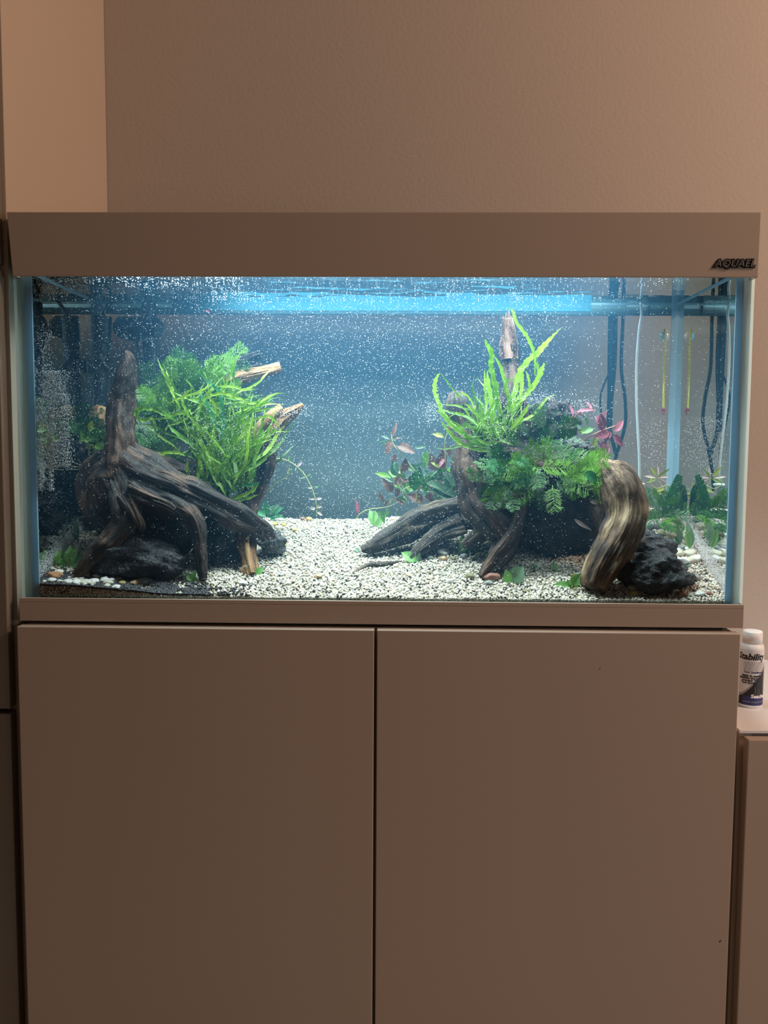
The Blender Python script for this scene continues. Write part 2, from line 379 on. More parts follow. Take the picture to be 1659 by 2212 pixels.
# ------------------------------------------------------------------ aquarium
GT = 0.010; D = 0.310
XL, XR = -0.5, 0.5
tank = empty('aquarium', (0, 0.15, TB), 'wide glass aquarium with taupe base frame standing on the low cabinet', 'aquarium')
fx0, fx1 = xc(41.5, 1300, -0.006), xc(1607, 1312, -0.006)
fr = box('base_frame', fx0, fx1, -0.006, D+0.012, zb0, TB-0.006, M['taupe'], tank, bevel=0.0005)
for a in ((fx0, fx1, -0.006, -0.0007), (fx0, fx1, D+0.0007, D+0.012), (fx0, -0.5007, -0.0006, D+0.0006), (0.5007, fx1, -0.0006, D+0.0006)):
    box('rim', *a, TB-0.0058, TB-0.0003, M['taupe'], fr, bevel=0.0004)
HB = TB + 0.4395                              # lower edge of the hood
GTOP = HB + 0.03
def quad(name, v, mat, parent): return obj(name, v, [(0, 1, 2, 3)], mat, parent)
zz0, zz1 = TB-0.0055, GTOP
# panes: a solid slab (edge + outer face) and its wet inner face
def pane(name, x0, x1, y0, y1, mats):
    v, f = boxvf(x0, x1, y0, y1, zz0, zz1)
    o = obj(name, v, f, mats[0], tank); o.data.materials.append(mats[1]); o.data.materials.append(mats[2])
    return o
fp = pane('front_pane', XL, XR, 0, GT, (M['glass_front'], M['edge'], M['glass_wet2']))
for p in fp.data.polygons: p.material_index = 2 if p.normal.y > 0.5 else (0 if p.normal.y < -0.5 else 1)
bp_ = pane('back_pane', XL, XR, D-GT, D, (M['glass_out'], M['edge'], M['glass_wet_back']))
for p in bp_.data.polygons: p.material_index = 2 if p.normal.y < -0.5 else (0 if p.normal.y > 0.5 else 1)
for sgn, x0, x1 in ((1, XL, XL+GT), (-1, XR-GT, XR)):
    o = pane('side_pane', x0, x1, GT+0.0004, D-GT-0.0004, (M['glass_out'], M['glass_wet'], M['edge']))
    for p in o.data.polygons: p.material_index = 1 if p.normal.x*sgn > 0.5 else (0 if abs(p.normal.x) > 0.5 else 2)
    xi = x0+GT if sgn > 0 else x1-GT
    for yy, w in ((GT+0.0003, 1), (D-GT-0.0003, -1)):
        a, b = (xi+0.0002, xi+0.010) if sgn > 0 else (xi-0.010, xi-0.0002)
        ys = sorted((yy, yy+w*0.003))
        box('silicone_seam', a, b, ys[0], ys[1], zz0+0.001, zz1, M['silicone'], tank, bevel=0)
box('bottom_pane', XL+GT+.0004, XR-GT-.0004, GT+.0004, D-GT-.0004, TB-0.0055, TB-0.002, M['soil'], tank, bevel=0)
IX0, IX1, IY0, IY1 = XL+GT+0.0005, XR-GT-0.0005, GT+0.0005, D-GT-0.0005
WZ = zc(1465, 657, IY1)                       # water line

# ------------------------------------------------------------------ hood
hood = empty('aquarium_hood', (0, 0.15, HB), 'flat taupe lid box with small black badge covering the top of the aquarium', 'aquarium hood')
yh = -0.010; hz1 = zc(829, 458, yh)
hx0, hx1 = xc(27, 597, yh), xc(1638, 600, yh); tx0, tx1 = xc(14, 460, yh), xc(1645, 460, yh)
def slab(name, c, mat, parent, bevel=0.001):
    return obj(name, c, [(0, 3, 2, 1), (4, 5, 6, 7), (0, 1, 5, 4), (1, 2, 6, 5), (2, 3, 7, 6), (3, 0, 4, 7)], mat, parent, bevel=bevel)
yb = D+0.012; th = 0.004
slab('front_skirt', [(hx0, yh, HB), (hx1, yh, HB), (hx1, yh+th, HB), (hx0, yh+th, HB), (tx0, yh, hz1), (tx1, yh, hz1), (tx1, yh+th, hz1), (tx0, yh+th, hz1)], M['taupe'], hood)
slab('rear_skirt', [(hx0, yb-th, WZ-0.0165), (hx1, yb-th, WZ-0.0165), (hx1, yb, WZ-0.0165), (hx0, yb, WZ-0.0165), (tx0, yb-th, hz1), (tx1, yb-th, hz1), (tx1, yb, hz1), (tx0, yb, hz1)], M['skirt'], hood)
for a, b, s in ((hx0, tx0, 1), (hx1, tx1, -1)):
    x0, x1, u0, u1 = (a, a+th*s, b, b+th*s) if s > 0 else (a-th, a, b-th, b)
    slab('side_skirt', [(x0, yh+th, HB), (x1, yh+th, HB), (x1, yb-th, HB), (x0, yb-th, HB), (u0, yh+th, hz1), (u1, yh+th, hz1), (u1, yb-th, hz1), (u0, yb-th, hz1)], M['taupe'], hood)
box('top_panel', tx0+th, tx1-th, yh+th, yb-th, hz1-0.004, hz1-0.0002, M['taupe'], hood)
for x0, x1, y in ((-0.46, 0.44, 0.07), (-0.30, 0.40, 0.22)): box('light_bar', x0, x1, y-0.048, y+0.048, LEDZ+0.001, LEDZ+0.010, M['silver'], hood)

def text_mesh(body, size, shear=0.0, extrude=0.0, bold=0.0, res=3):
    c = bpy.data.curves.new('lettering', 'FONT'); c.body = body; c.size = size; c.shear = shear; c.extrude = extrude; c.offset = bold; c.resolution_u = res
    c.align_x = 'CENTER'
    o = bpy.data.objects.new('lettering', c); COL.objects.link(o)
    dg = bpy.context.evaluated_depsgraph_get(); me = bpy.data.meshes.new_from_object(o.evaluated_get(dg))
    bpy.data.objects.remove(o); return me
def letters(name, me, place, mat, parent):
    V = [place(v.co.x, v.co.y, v.co.z) for v in me.vertices]
    return obj(name, V, [tuple(p.vertices) for p in me.polygons], mat, parent)
# raised badge: black outline shape with grey letters
bc = P(1586, 569, yh); s = mpp(yh)
bd = letters('badge', text_mesh('AQUAEL', 21.5*s, 0.25, 0.0006, 2.3*s), lambda x, y, z: (bc.x+x*1.0, yh-0.0008+z*-1, bc.z+y-7.5*s), M['badge'], hood)
letters('badge_letters', text_mesh('AQUAEL', 19.5*s, 0.25, 0.0004, -0.25*s), lambda x, y, z: (bc.x+x*1.12-0.3*s, yh-0.0022-z, bc.z+y-7.0*s), M['silver'], bd)

# things on the rear pane under the hood
zs = WZ - 0.0165
gb = box('glass_brace', xc(372, 650, IY1-.012), xc(1278, 650, IY1-.012), IY1-0.014, IY1-0.009, zs+0.0015, WZ+0.003, M['cyan'], tank)
stx = xc(1353, 670, D+.001); stw = 45*mpp(D)
st = box('sticker', stx, stx+stw, D+0.0005, D+0.0010, zs, zs+0.030, M['sticker'], tank, bevel=0)
for i in range(9):
    z = zs+0.004+i*0.0027
    for j in range(2 if i % 3 else 1):
        w = stw*(0.8 if i % 3 == 0 else 0.36)
        box('print_line', stx+stw*0.1+j*stw*0.44, stx+stw*0.1+j*stw*0.44+w, D+0.0001, D+0.0004, z, z+0.0009, M['stickerline'], st, bevel=0)

# ------------------------------------------------------------------ sideboard to the right
sy0 = 0.0
q = P(1616, 1598, sy0)                         # upper left corner of its door
side = empty('sideboard', (q.x+0.4, 0.2, 0), 'low brown sideboard with white top right of the aquarium cabinet', 'sideboard')
sx = q.x-0.0045; szt = q.z+0.004
box('side_panel', sx, sx+0.018, sy0+0.022, WALLY-0.001, 0, szt-0.002, M['taupe'], side)
box('carcass', sx+0.019, sx+0.9, sy0+0.03, WALLY-0.001, 0, szt-0.002, M['taupe'], side)
box('top_panel', sx-0.0006, sx+0.9, sy0+0.019, WALLY-0.001, szt-0.0015, szt+0.0035, M['whitetop'], side)
box('door', q.x, q.x+0.45, sy0, sy0+0.017, 0.05, q.z, M['taupe'], side, bevel=0.0015)
box('door', q.x+0.454, q.x+0.89, sy0, sy0+0.017, 0.05, q.z, M['taupe'], side, bevel=0.0015)
# bottle
szt += 0.0035
def ybottle():
    # depth at which the bottle's foot (y=1528) meets the top
    lo, hi = -0.03, 0.42
    for _ in range(50):
        m = (lo+hi)/2
        if P(1620, 1531, m).z > szt: lo = m
        else: hi = m
    return lo
by = ybottle()+0.018; bq = P(1620.5, 1500, by); ms = mpp(by)
bh = lambda py: P(1620, py, by).z - szt
br = 24.5*ms
bott = empty('bottle', (bq.x, by, szt), 'white bottle with black and blue label on the white sideboard top', 'bottle')
z_sh = bh(1392); 
lathe('body', [(br*0.93, 0), (br, 0.002), (br, z_sh-0.004), (br*0.96, z_sh), (br*0.72, z_sh+0.005), (br*0.66, z_sh+0.007), (br*0.66, bh(1386))], (bq.x, by, szt), M['whiteplastic'], bott, 48)
lathe('cap', [(br*0.84, bh(1389)), (br*0.84, bh(1364)), (br*0.78, bh(1362)), (br*0.6, bh(1362))], (bq.x, by, szt), M['whiteplastic'], bott, 40)
lab_z0, lab_z1 = bh(1517), bh(1400)
def wrapgrid(name, poly, mat, parent, lift, n=30):
    "poly given as columns (angle, z0, z1) wrapped on the bottle"
    V, Fc = [], []
    for (a, z0, z1) in poly:
        r = br+lift
        for z in (z0, z1): V.append((bq.x+r*math.sin(a), by-r*math.cos(a), szt+z))
    for i in range(len(poly)-1): Fc.append((2*i, 2*i+2, 2*i+3, 2*i+1))
    return obj(name, V, Fc, mat, parent, True)
lb = wrapgrid('label', [(-1.6+3.2*i/40, lab_z0, lab_z1) for i in range(41)], M['labelwhite'], bott, 0.0003)
LH = lab_z1-lab_z0
diag = lambda a: lab_z0+LH*min(1, max(0.02, 0.47+0.28*math.sin(a)*1.0))
wrapgrid('grey_band', [(-1.5+3.0*i/40, lab_z0, diag(-1.5+3.0*i/40)-LH*0.0) for i in range(41)], M['greyink'], lb, 0.0005)
wrapgrid('black_band', [(-1.5+3.0*i/40, lab_z0, diag(-1.5+3.0*i/40)-LH*0.045) for i in range(41)], M['ink'], lb, 0.0007)
wrapgrid('blue_band', [(-1.0+2.3*i/40, lab_z0, lab_z0+LH*(0.17-0.08*max(0, i/40-.3))) for i in range(41)], M['navy'], lb, 0.0009)
def wrap(x, y, z): return lambda u, v, w: (bq.x+(br+z)*math.sin((x+u)/br), by-(br+z)*math.cos((x+u)/br), szt+y+v)
hgt = lambda f: lab_z0+LH*f
letters('product_name', text_mesh('Stability', 0.0138, 0.25, 0, 0.00045), wrap(-0.0075, hgt(0.83), 0.0006), M['ink'], lb)
for i in range(5):
    letters('small_print', text_mesh('for the home aquarium water'[i:22+i], 0.0036, 0.1), wrap(-0.001+i*0.0003, hgt(0.77-i*0.033), 0.0006), M['greyink'], lb)
letters('small_print', text_mesh('Tank Stabilization', 0.0048, 0.2, 0, 0.0001), wrap(-0.001, hgt(0.585), 0.0006), M['navy'], lb)
for i, t in enumerate(('Safely & rapidly', 'stabilizes the system', 'prevents "New', 'Tank Syndrome"')):
    letters('small_print', text_mesh(t, 0.0046, 0.2, 0, 0.0002), wrap(-0.006, hgt(0.52-i*0.042), 0.0006), M['ink'], lb)
letters('maker_name', text_mesh('Seachem', 0.0078, 0.1, 0, 0.0003), wrap(0.008, hgt(0.14), 0.0012), M['whiteplastic'], lb)
letters('small_print', text_mesh('www.seachem', 0.0052, 0.1), wrap(-0.002, hgt(0.05), 0.0012), M['greyink'], lb)
for k, (a0, a1, z0, z1) in enumerate(((-0.1, 0.05, .19, .35), (.25, .4, .19, .3), (.75, .7, .22, .5))):
    L = []
    for i in range(7):
        t = i/6; a = a0+(a1-a0)*t+0.05*math.sin(t*5); r = br+0.0009; L.append((bq.x+r*math.sin(a), by-r*math.cos(a), szt+hgt(z0+(z1-z0)*t), 0.0003))
    tube('white_streak', L, M['greyink'], lb, 5, 2)

# ------------------------------------------------------------------ water
wt = empty('water', (0, 0.15, TB), 'clear blue water filling the aquarium, rippled at the top', 'water'); wt['kind'] = 'stuff'
vm = bpy.data.materials.new('water_haze'); vm.use_nodes = True; nt = vm.node_tree; nt.nodes.clear()
vo = nt.nodes.new('ShaderNodeOutputMaterial'); vsn = nt.nodes.new('ShaderNodeVolumeScatter'); vab = nt.nodes.new('ShaderNodeVolumeAbsorption'); vad = nt.nodes.new('ShaderNodeAddShader')
vsn.inputs['Color'].default_value = (0.17, 0.58, 1.0, 1); vsn.inputs['Density'].default_value = 0.46; vsn.inputs['Anisotropy'].default_value = 0.0
vab.inputs['Color'].default_value = (0.35, 0.85, 1.0, 1); vab.inputs['Density'].default_value = 0.5
nt.links.new(vsn.outputs[0], vad.inputs[0]); nt.links.new(vab.outputs[0], vad.inputs[1]); nt.links.new(vad.outputs[0], vo.inputs['Volume'])
v, f = boxvf(IX0, IX1, IY0, IY1, TB-0.0015, WZ-0.002)
obj('water_body', v, f, vm, wt)
# rippled surface, normals down into the water
nx, ny = 150, 50; V = []; Fc = []
for j in range(ny):
    for i in range(nx):
        x = IX0+(IX1-IX0)*i/(nx-1); y = IY0+(IY1-IY0)*j/(ny-1)
        amp = 0.0017*math.exp(-((x+0.02)/0.33)**2)+0.00012
        amp *= min(1, 12*j/ny)*min(1, 8*(ny-1-j)/ny)
        z = amp*(noise.noise(Vector((x*14, y*38, 1.7)))+0.5*noise.noise(Vector((x*40+y*30, y*90, 5.0))))
        V.append((x, y, WZ+z))
for j in range(ny-1):
    for i in range(nx-1): a = j*nx+i; Fc.append((a, a+nx, a+nx+1, a+1))
obj('water_surface', V, Fc, M['water_top'], wt, True)

men = [(IX0+.0009, IY0+.02), (IX0+.0009, IY1-.0009), (IX1-.0009, IY1-.0009), (IX1-.0009, IY0+.02)]
for (a, b) in zip(men[:-1], men[1:]):
    V, Fc, _ = sweep([(a[0]+(b[0]-a[0])*t, a[1]+(b[1]-a[1])*t, WZ-0.0012, 0.0009) for t in (0, .5, 1)], 8)
    obj('waterline', V, Fc, M['silicone'], wt, True)

# ------------------------------------------------------------------ gravel bed
def smooth(a, b, t): t = min(1, max(0, (t-a)/(b-a))); return t*t*(3-2*t)
ZBK = {k: zc(k, y, IY1)-TB for k, y in ((100, 1085), (450, 1110), (700, 1121), (1000, 1110), (1300, 1100), (1500, 1088))}
bx = sorted((xc(k, 1100, IY1), z) for k, z in ZBK.items())
def gz(x, y):
    f0 = 0.0135 - 0.0120*smooth(-0.47, -0.28, x)
    b = float(np.interp(x, [p[0] for p in bx], [p[1] for p in bx]))
    t = (y-IY0)/(IY1-IY0)
    return TB + f0 + (b-f0)*max(0, t)**1.05 + 0.0022*noise.noise(Vector((x*16, y*22, 3)))
def G(px, py, up_=0.0):
    "where the ray of a pixel meets the gravel"
    lo, hi = IY0+0.001, IY1-0.001
    for _ in range(40):
        m = (lo+hi)/2; q = P(px, py, m)
        if q.z > gz(q.x, m): lo = m
        else: hi = m
    q = P(px, py, lo); return Vector((q.x, q.y, gz(q.x, q.y)+up_))
bed = empty('gravel_bed', (0, 0.15, TB), 'cream coloured fine gravel sloping up to the back of the aquarium', 'gravel'); bed['kind'] = 'stuff'
nx, ny = 120, 40; V = []; Fc = []
for j in range(ny):
    for i in range(nx):
        x = IX0+.0003+(IX1-IX0-.0006)*i/(nx-1); y = IY0+.0032+(IY1-IY0-.0035)*j/(ny-1); V.append((x, y, gz(x, y)-0.0015))
for j in range(ny-1):
    for i in range(nx-1): a = j*nx+i; Fc.append((a, a+1, a+nx+1, a+nx))
base = len(V); front = list(range(nx))
for i in front: V.append((V[i][0], V[i][1], TB-0.0030))
for i in range(nx-1): Fc.append((i+1, i, base+i, base+i+1))
obj('bed', V, Fc, M['soil'], bed, True)['kind'] = 'stuff'

ICO = None
def ico():
    t = (1+5**.5)/2
    v = np.array([(-1, t, 0), (1, t, 0), (-1, -t, 0), (1, -t, 0), (0, -1, t), (0, 1, t), (0, -1, -t), (0, 1, -t), (t, 0, -1), (t, 0, 1), (-t, 0, -1), (-t, 0, 1)], dtype=float)
    v /= np.linalg.norm(v[0])
    f = np.array([(0, 11, 5), (0, 5, 1), (0, 1, 7), (0, 7, 10), (0, 10, 11), (1, 5, 9), (5, 11, 4), (11, 10, 2), (10, 7, 6), (7, 1, 8), (3, 9, 4), (3, 4, 2), (3, 2, 6), (3, 6, 8), (3, 8, 9), (4, 9, 5), (2, 4, 11), (6, 2, 10), (8, 6, 7), (9, 8, 1)])
    return v, f
OCT = (np.array([(1, 0, 0), (-1, 0, 0), (0, 1, 0), (0, -1, 0), (0, 0, 1), (0, 0, -1)], dtype=float), np.array([(0, 2, 4), (2, 1, 4), (1, 3, 4), (3, 0, 4), (2, 0, 5), (1, 2, 5), (3, 1, 5), (0, 3, 5)]))
def scatter(name, pos, rad, shape, mat, parent, seed, jitter=0.0, squash=(1, 1), smooth_=False):
    rs = np.random.RandomState(seed); bv, bf = shape; n = len(pos); nv = len(bv)
    pos = np.asarray(pos); rad = np.asarray(rad)
    A = rs.normal(size=(n, 3, 3)); Q, _ = np.linalg.qr(A)
    sc3 = rs.uniform(squash[0], squash[1], size=(n, 1, 3))
    vv = bv[None]*(1+jitter*rs.uniform(-1, 1, size=(n, nv, 1)))*sc3
    vv = np.einsum('nij,nvj->nvi', Q, vv)*rad[:, None, None] + pos[:, None, :]
    off = np.array(wloc(parent)) if parent else np.zeros(3)
    vv = (vv - off).reshape(-1, 3).astype(np.float32)
    ff = (bf[None]+np.arange(n)[:, None, None]*nv).reshape(-1, 3).astype(np.int32)
    me = bpy.data.meshes.new(name); me.vertices.add(len(vv)); me.vertices.foreach_set('co', vv.ravel())
    me.loops.add(ff.size); me.loops.foreach_set('vertex_index', ff.ravel())
    me.polygons.add(len(ff)); me.polygons.foreach_set('loop_start', np.arange(0, ff.size, 3, dtype=np.int32))
    if smooth_: me.polygons.foreach_set('use_smooth', np.ones(len(ff), dtype=bool))
    me.update(calc_edges=True); me.validate(); me.materials.append(mat)
    o = bpy.data.objects.new(name, me); COL.objects.link(o)
    if parent: o.parent = parent
    o['kind'] = 'stuff'; return o
rs = np.random.RandomState(4)
pos, rad = [], []
N = 30000
for k in range(N):
    x = rs.uniform(IX0+.003, IX1-.003); y = IY0+.002+(IY1-IY0-.005)*rs.uniform()**1.15
    r = rs.uniform(0.0011, 0.0023)
    pos.append((x, y, gz(x, y)-0.0003+rs.uniform(0, 0.0006))); rad.append(r)
for k in range(5000):                           # the bed seen edge-on through the front glass
    x = rs.uniform(IX0+.003, IX1-.003); pos.append((x, IY0+0.0016, TB-0.001+(gz(x, IY0)-TB+0.001)*rs.uniform())); rad.append(rs.uniform(0.0010, 0.0016))
scatter('gravel_grains', pos, rad, ico(), M['grain'], bed, 5, 0.18, (0.7, 1.15))
# black gravel drift along the front left
bg = empty('black_gravel', (-0.35, 0.03, TB), 'strip of fine black gravel along the front glass at the left', 'gravel'); bg['kind'] = 'stuff'
pos, rad = [], []
k = 0
while k < 5600:
    px = 85+rs.uniform()**1.1*450; t = (px-85)/450
    cyp = 1258+24*min(1, t*1.4); half = 24-12*t
    py = cyp + rs.normal()*half*0.5
    if py > 1290+4*t or rs.uniform() < max(0, (t-0.55)/0.45)*1.0: k += 0.34; continue
    q = G(px, py)
    if noise.noise(Vector((px*0.04, py*0.12, 9))) < -0.12-0.25*(1-t): continue
    pos.append((q.x, max(IY0+0.002, q.y), gz(q.x, q.y)+0.0016+rs.uniform(0, 0.0014))); rad.append(rs.uniform(0.0012, 0.0022)); k += 1
for k in range(260):
    px, py = rs.uniform(400, 1500), 1245+50*rs.uniform()**0.6
    q = G(px, min(py, 1293)); pos.append((q.x, q.y, q.z+0.0016)); rad.append(rs.uniform(0.0010, 0.0022))
scatter('black_grains', pos, rad, ico(), M['blackgrain'], bg, 6, 0.18, (0.75, 1.1))

# ------------------------------------------------------------------ rocks and pebbles
import bmesh
def icosphere(sub):
    bm = bmesh.new(); bmesh.ops.create_icosphere(bm, subdivisions=sub, radius=1)
    v = [x.co.copy() for x in bm.verts]; f = [tuple(q.index for q in x.verts) for x in bm.faces]; bm.free(); return v, f
SPH5, SPH4, SPH2 = icosphere(5), icosphere(4), icosphere(2)
def rock(name, px, py, rx, rz, Y, ry, mat, label, seed, rough=0.22, sharp=1.6, cat='rock', group=None, rot=0, shape=None, parent=None):
    c = P(px, py, Y); s = mpp(Y); V = []
    cr, sr = math.cos(rot), math.sin(rot)
    for v in SPH5[0]:
        d = 1 + rough*noise.noise(v*sharp+Vector((seed*7.3, 0, 0))) * 1.6 + rough*0.55*noise.noise(v*4.2+Vector((seed, 3, 0))) + rough*0.35*noise.noise(v*11+Vector((seed, 3, 0))) + rough*0.2*noise.noise(v*26+Vector((0, seed, 0)))
        u = Vector((v.x*rx*s, v.y*ry, v.z*rz*s))*d
        u = Vector((u.x*cr-u.z*sr, u.y, u.x*sr+u.z*cr))
        V.append(c+u)
    # keep it inside the glass
    V = [Vector((min(IX1-.002, max(IX0+.002, q.x)), min(IY1-.002, max(IY0+.002, q.y)), q.z)) for q in V]
    o = obj(name, V, SPH5[1], mat, parent, True, None if parent else (c.x, c.y, c.z-rz*s))
    return tag(o, label, cat if not parent else None, group)
rock('lava_rock', 285, 1212, 100, 50, 0.070, 0.035, M['lava'], 'black lava rock under the left driftwood root, between its two feet', 1)
rock('lava_rock', 470, 1180, 52, 66, 0.135, 0.028, M['lava'], 'black lava rock behind the middle foot of the left root', 2)
rock('lava_rock', 350, 1130, 95, 75, 0.165, 0.04, M['lava'], 'dark rock deep in the shade behind the left root', 3)
rock('grey_rock', 590, 1172, 32, 24, 0.150, 0.02, M['rock_grey'], 'small grey rock by the tip of the left root', 4)
rock('lava_rock', 205, 1000, 40, 60, 0.20, 0.03, M['lava_brown'], 'dark porous rock behind the left trunk', 12)
rock('lava_rock', 250, 1110, 68, 78, 0.235, 0.05, M['lava'], 'dark rock at the back left, mostly hidden by the root', 15)
rock('grey_rock', 152, 1075, 34, 45, 0.245, 0.02, M['rock_grey'], 'grey stone at the back left corner', 14)
rock('lava_rock', 1412, 1240, 74, 48, 0.055, 0.036, M['lava'], 'black angular lava rock beside the right tan driftwood leg', 5, 0.26, 1.9)
rock('lava_rock', 1390, 1190, 62, 42, 0.110, 0.03, M['lava'], 'black lava rock rising behind the front right one', 6)
rock('lava_rock', 1205, 1120, 112, 92, 0.17, 0.055, M['lava_brown'], 'large dark rock mass under the ferns of the right island', 7, 0.14)
rock('lava_rock', 1190, 915, 52, 50, 0.20, 0.04, M['lava_brown'], 'craggy lava rock on top of the right island', 8, 0.30, 2.4)
rock('lava_rock', 1240, 985, 42, 34, 0.145, 0.03, M['lava'], 'pointed black lava rock above the tan driftwood leg', 9, 0.32, 2.0)
rock('lava_rock', 1120, 1000, 70, 60, 0.185, 0.04, M['lava_brown'], 'lava rock holding the strap leaf fern of the right island', 10, 0.2)

def pebble(px, py, rpx, mat, label, group=None, squash=0.65, name='pebble', seed=None, asp=1.0):
    q = G(px, py); s = mpp(q.y)*rpx; q.x = min(IX1-s*1.3, max(IX0+s*1.3, q.x)); q.y = min(IY1-s*1.1, max(IY0+s*1.1, q.y)); q.z = gz(q.x, q.y); rnd = random.Random(seed if seed is not None else int(px*7+py))
    key = rnd.randint(0, 5)
    o = bpy.data.objects.new(name, PEB[mat][key]); COL.objects.link(o)
    o.location = (q.x, q.y, q.z+s*squash*0.45); o.scale = (s*asp, s, s*squash); o.rotation_euler = (rnd.uniform(-.15, .15), rnd.uniform(-.15, .15), rnd.uniform(0, 6.28) if asp == 1.0 else 0)
    return tag(o, label, 'pebble', group)
PEB = {}
for m in [k for k in M if k.startswith('p_')]:
    PEB[m] = []
    for s in range(6):
        V = [v*(1+0.34*noise.noise(v*1.3+Vector((s*5.1, 0, 0)))) for v in SPH4[0]] if False else [v*(1+0.34*noise.noise(v*1.3+Vector((s*5.1, 0, 0)))) for v in icosphere(3)[0]]
        me = bpy.data.meshes.new('pebble'); me.from_pydata([tuple(v) for v in V], [], icosphere(3)[1]); me.shade_smooth(); me.materials.append(M[m]); PEB[m].append(me)
for a in [(118, 1247, 14, 'p_orange', 'orange pebble in the front left corner'), (540, 1234, 17, 'p_tan', 'oval tan pebble at the foot of the tan branch'),
          (232, 1252, 8, 'p_yellow', 'yellow pebble on black gravel before the left lava rock'), (116, 1268, 6, 'p_yellow', 'small yellow pebble by the front left glass corner'),
          (310, 1258, 14, 'p_grey', 'grey pebble in front of the left lava rock'), (291, 1263, 12, 'p_tan', 'brown pebble beside the grey one before the left lava rock'),
          (265, 1262, 9, 'p_yellow', 'pale yellow pebble on the edge of the black gravel'), (687, 1247, 8, 'p_tan', 'lone tan pebble on the open gravel'),
          (635, 1257, 6, 'p_cream', 'little cream pebble left of the lone tan one'), (962, 1166, 15, 'p_cream', 'striped cream pebble against the lying log'),
          (985, 1148, 12, 'p_yellow', 'ochre pebble on top of the cream one by the log'), (957, 1197, 13, 'p_white', 'large white pebble in front of the lying log'),
          (1015, 1247, 10, 'p_olive', 'olive pebble left of the brick red one'), (1060, 1250, 15, 'p_brick', 'brick red oblong pebble before the right island'),
          (1056, 1262, 9, 'p_grey', 'grey pebble under the brick red one'), (972, 1258, 8, 'p_white', 'flat white pebble on the open gravel before the island'),
          (1018, 1130, 7, 'p_brick', 'small brick red pebble behind the lying log'), (947, 1168, 7, 'p_cream', 'small cream pebble left of the striped one'),
          (1290, 1274, 0, 'p_white', ''), (1330, 1272, 8, 'p_cream', 'cream pebble right of the tan driftwood foot'), (1346, 1276, 9, 'p_grey', 'grey pebble in the row before the right lava rock'),
          (1366, 1273, 11, 'p_white', 'white pebble in the row before the right lava rock'), (1369, 1284, 10, 'p_yellow', 'yellow pebble before the right lava rock'),
          (1459, 1279, 8, 'p_white', 'upright white pebble right of the right lava rock'), (1473, 1285, 10, 'p_orange', 'orange and white pebble near the right glass'),
          (1513, 1286, 10, 'p_white', 'angular white pebble near the front right corner'), (1532, 1284, 7, 'p_brick', 'pink pebble at the front right corner'),
          (1502, 1252, 11, 'p_grey', 'grey green stone on the gravel by the right glass'), (1442, 1178, 14, 'p_cream', 'flat cream stone behind the right lava rock'),
          (668, 1117, 7, 'p_yellow', 'yellow pebble on the crest of the gravel'), (655, 1112, 6, 'p_brick', 'brick pebble on the crest of the gravel'),
          (604, 1143, 9, 'p_cream', 'cream pebble by the tip of the left root'), (612, 1136, 7, 'p_yellow', 'ochre pebble behind the tip of the left root'),
          (547, 1262, 0, 'p_white', ''), (505, 1213, 10, 'p_cream', 'pale pebble leaning on the rock behind the tan branch'), (525, 1262, 9, 'p_white', 'white pebble flat on the gravel below the tan branch')]:
    if a[2]: pebble(*a[:5], asp=1.25 if a[2] > 13 else 1.0)
PCOL = dict(p_white='white', p_cream='cream', p_grey='grey', p_orange='orange', p_tan='tan', p_yellow='yellow', p_brick='brick red', p_olive='olive')
def pile(n, x0, x1, y0, y1, r0, r1, mats, label, group, seed):
    rnd = random.Random(seed)
    for _ in range(n):
        while True:
            px, py = rnd.uniform(x0, x1), rnd.uniform(y0, y1); q = G(px, py)
            if IX0+0.01 < q.x < IX1-0.01: break
        pebble(px, py, rnd.uniform(r0, r1), (m_ := rnd.choice(mats)), PCOL[m_]+' '+label, group, seed=rnd.randint(0, 9999))
pile(38, 78, 270, 1236, 1276, 7, 14, ['p_white', 'p_white', 'p_cream'], 'pebble among black gravel at the front left', 'white pebbles at the front left', 1)
pile(26, 900, 1060, 1168, 1212, 5, 9, ['p_cream', 'p_white', 'p_olive', 'p_tan', 'p_grey'], 'small pebble in the heap before the lying log', 'pebbles before the lying log', 2)
pile(40, 1395, 1545, 1135, 1225, 7, 14, ['p_cream', 'p_olive', 'p_grey', 'p_cream', 'p_white'], 'pebble on the gravel behind the right lava rocks', 'pebbles in the right back corner', 3)
pile(16, 95, 210, 1130, 1215, 6, 11, ['p_cream', 'p_white', 'p_grey'], 'pebble in the shade of the left back corner', 'pebbles in the left back corner', 4)
pile(16, 570, 640, 1120, 1195, 5, 8, ['p_cream', 'p_white', 'p_yellow'], 'small pebble beside the tip of the left root', 'pebbles by the left root tip', 5)

# ------------------------------------------------------------------ driftwood
w = Wood()
Y = 0.085
w.limb(Y, [(272, 758, 3, .03), (277, 775, 12, .03), (272, 810, 20, .03), (264, 860, 25, .03), (259, 910, 29, .025), (262, 955, 36, .02), (262, 1000, 46, .02), (258, 1045, 52, .02), (262, 1085, 34, .01)], 1, 0.17)
w.limb(Y, [(255, 1030, 40, .01), (268, 1080, 32, -.01), (268, 1125, 28, -.02), (240, 1163, 25, -.03), (205, 1192, 19, -.04), (182, 1222, 14, -.05), (163, 1246, 10, -.055)], 2, 0.18)
w.limb(Y, [(262, 985, 36, .02), (315, 1022, 42, .015), (385, 1052, 34, .01), (455, 1084, 28, .01), (520, 1118, 25, .02), (570, 1145, 18, .03), (590, 1158, 9, .035)], 3, 0.20)
w.limb(Y, [(280, 1060, 34, .0), (350, 1085, 28, -.005), (400, 1105, 24, -.01), (424, 1135, 20, -.015), (431, 1175, 15, -.02), (437, 1215, 11, -.025), (440, 1252, 8, -.03)], 4, 0.18)
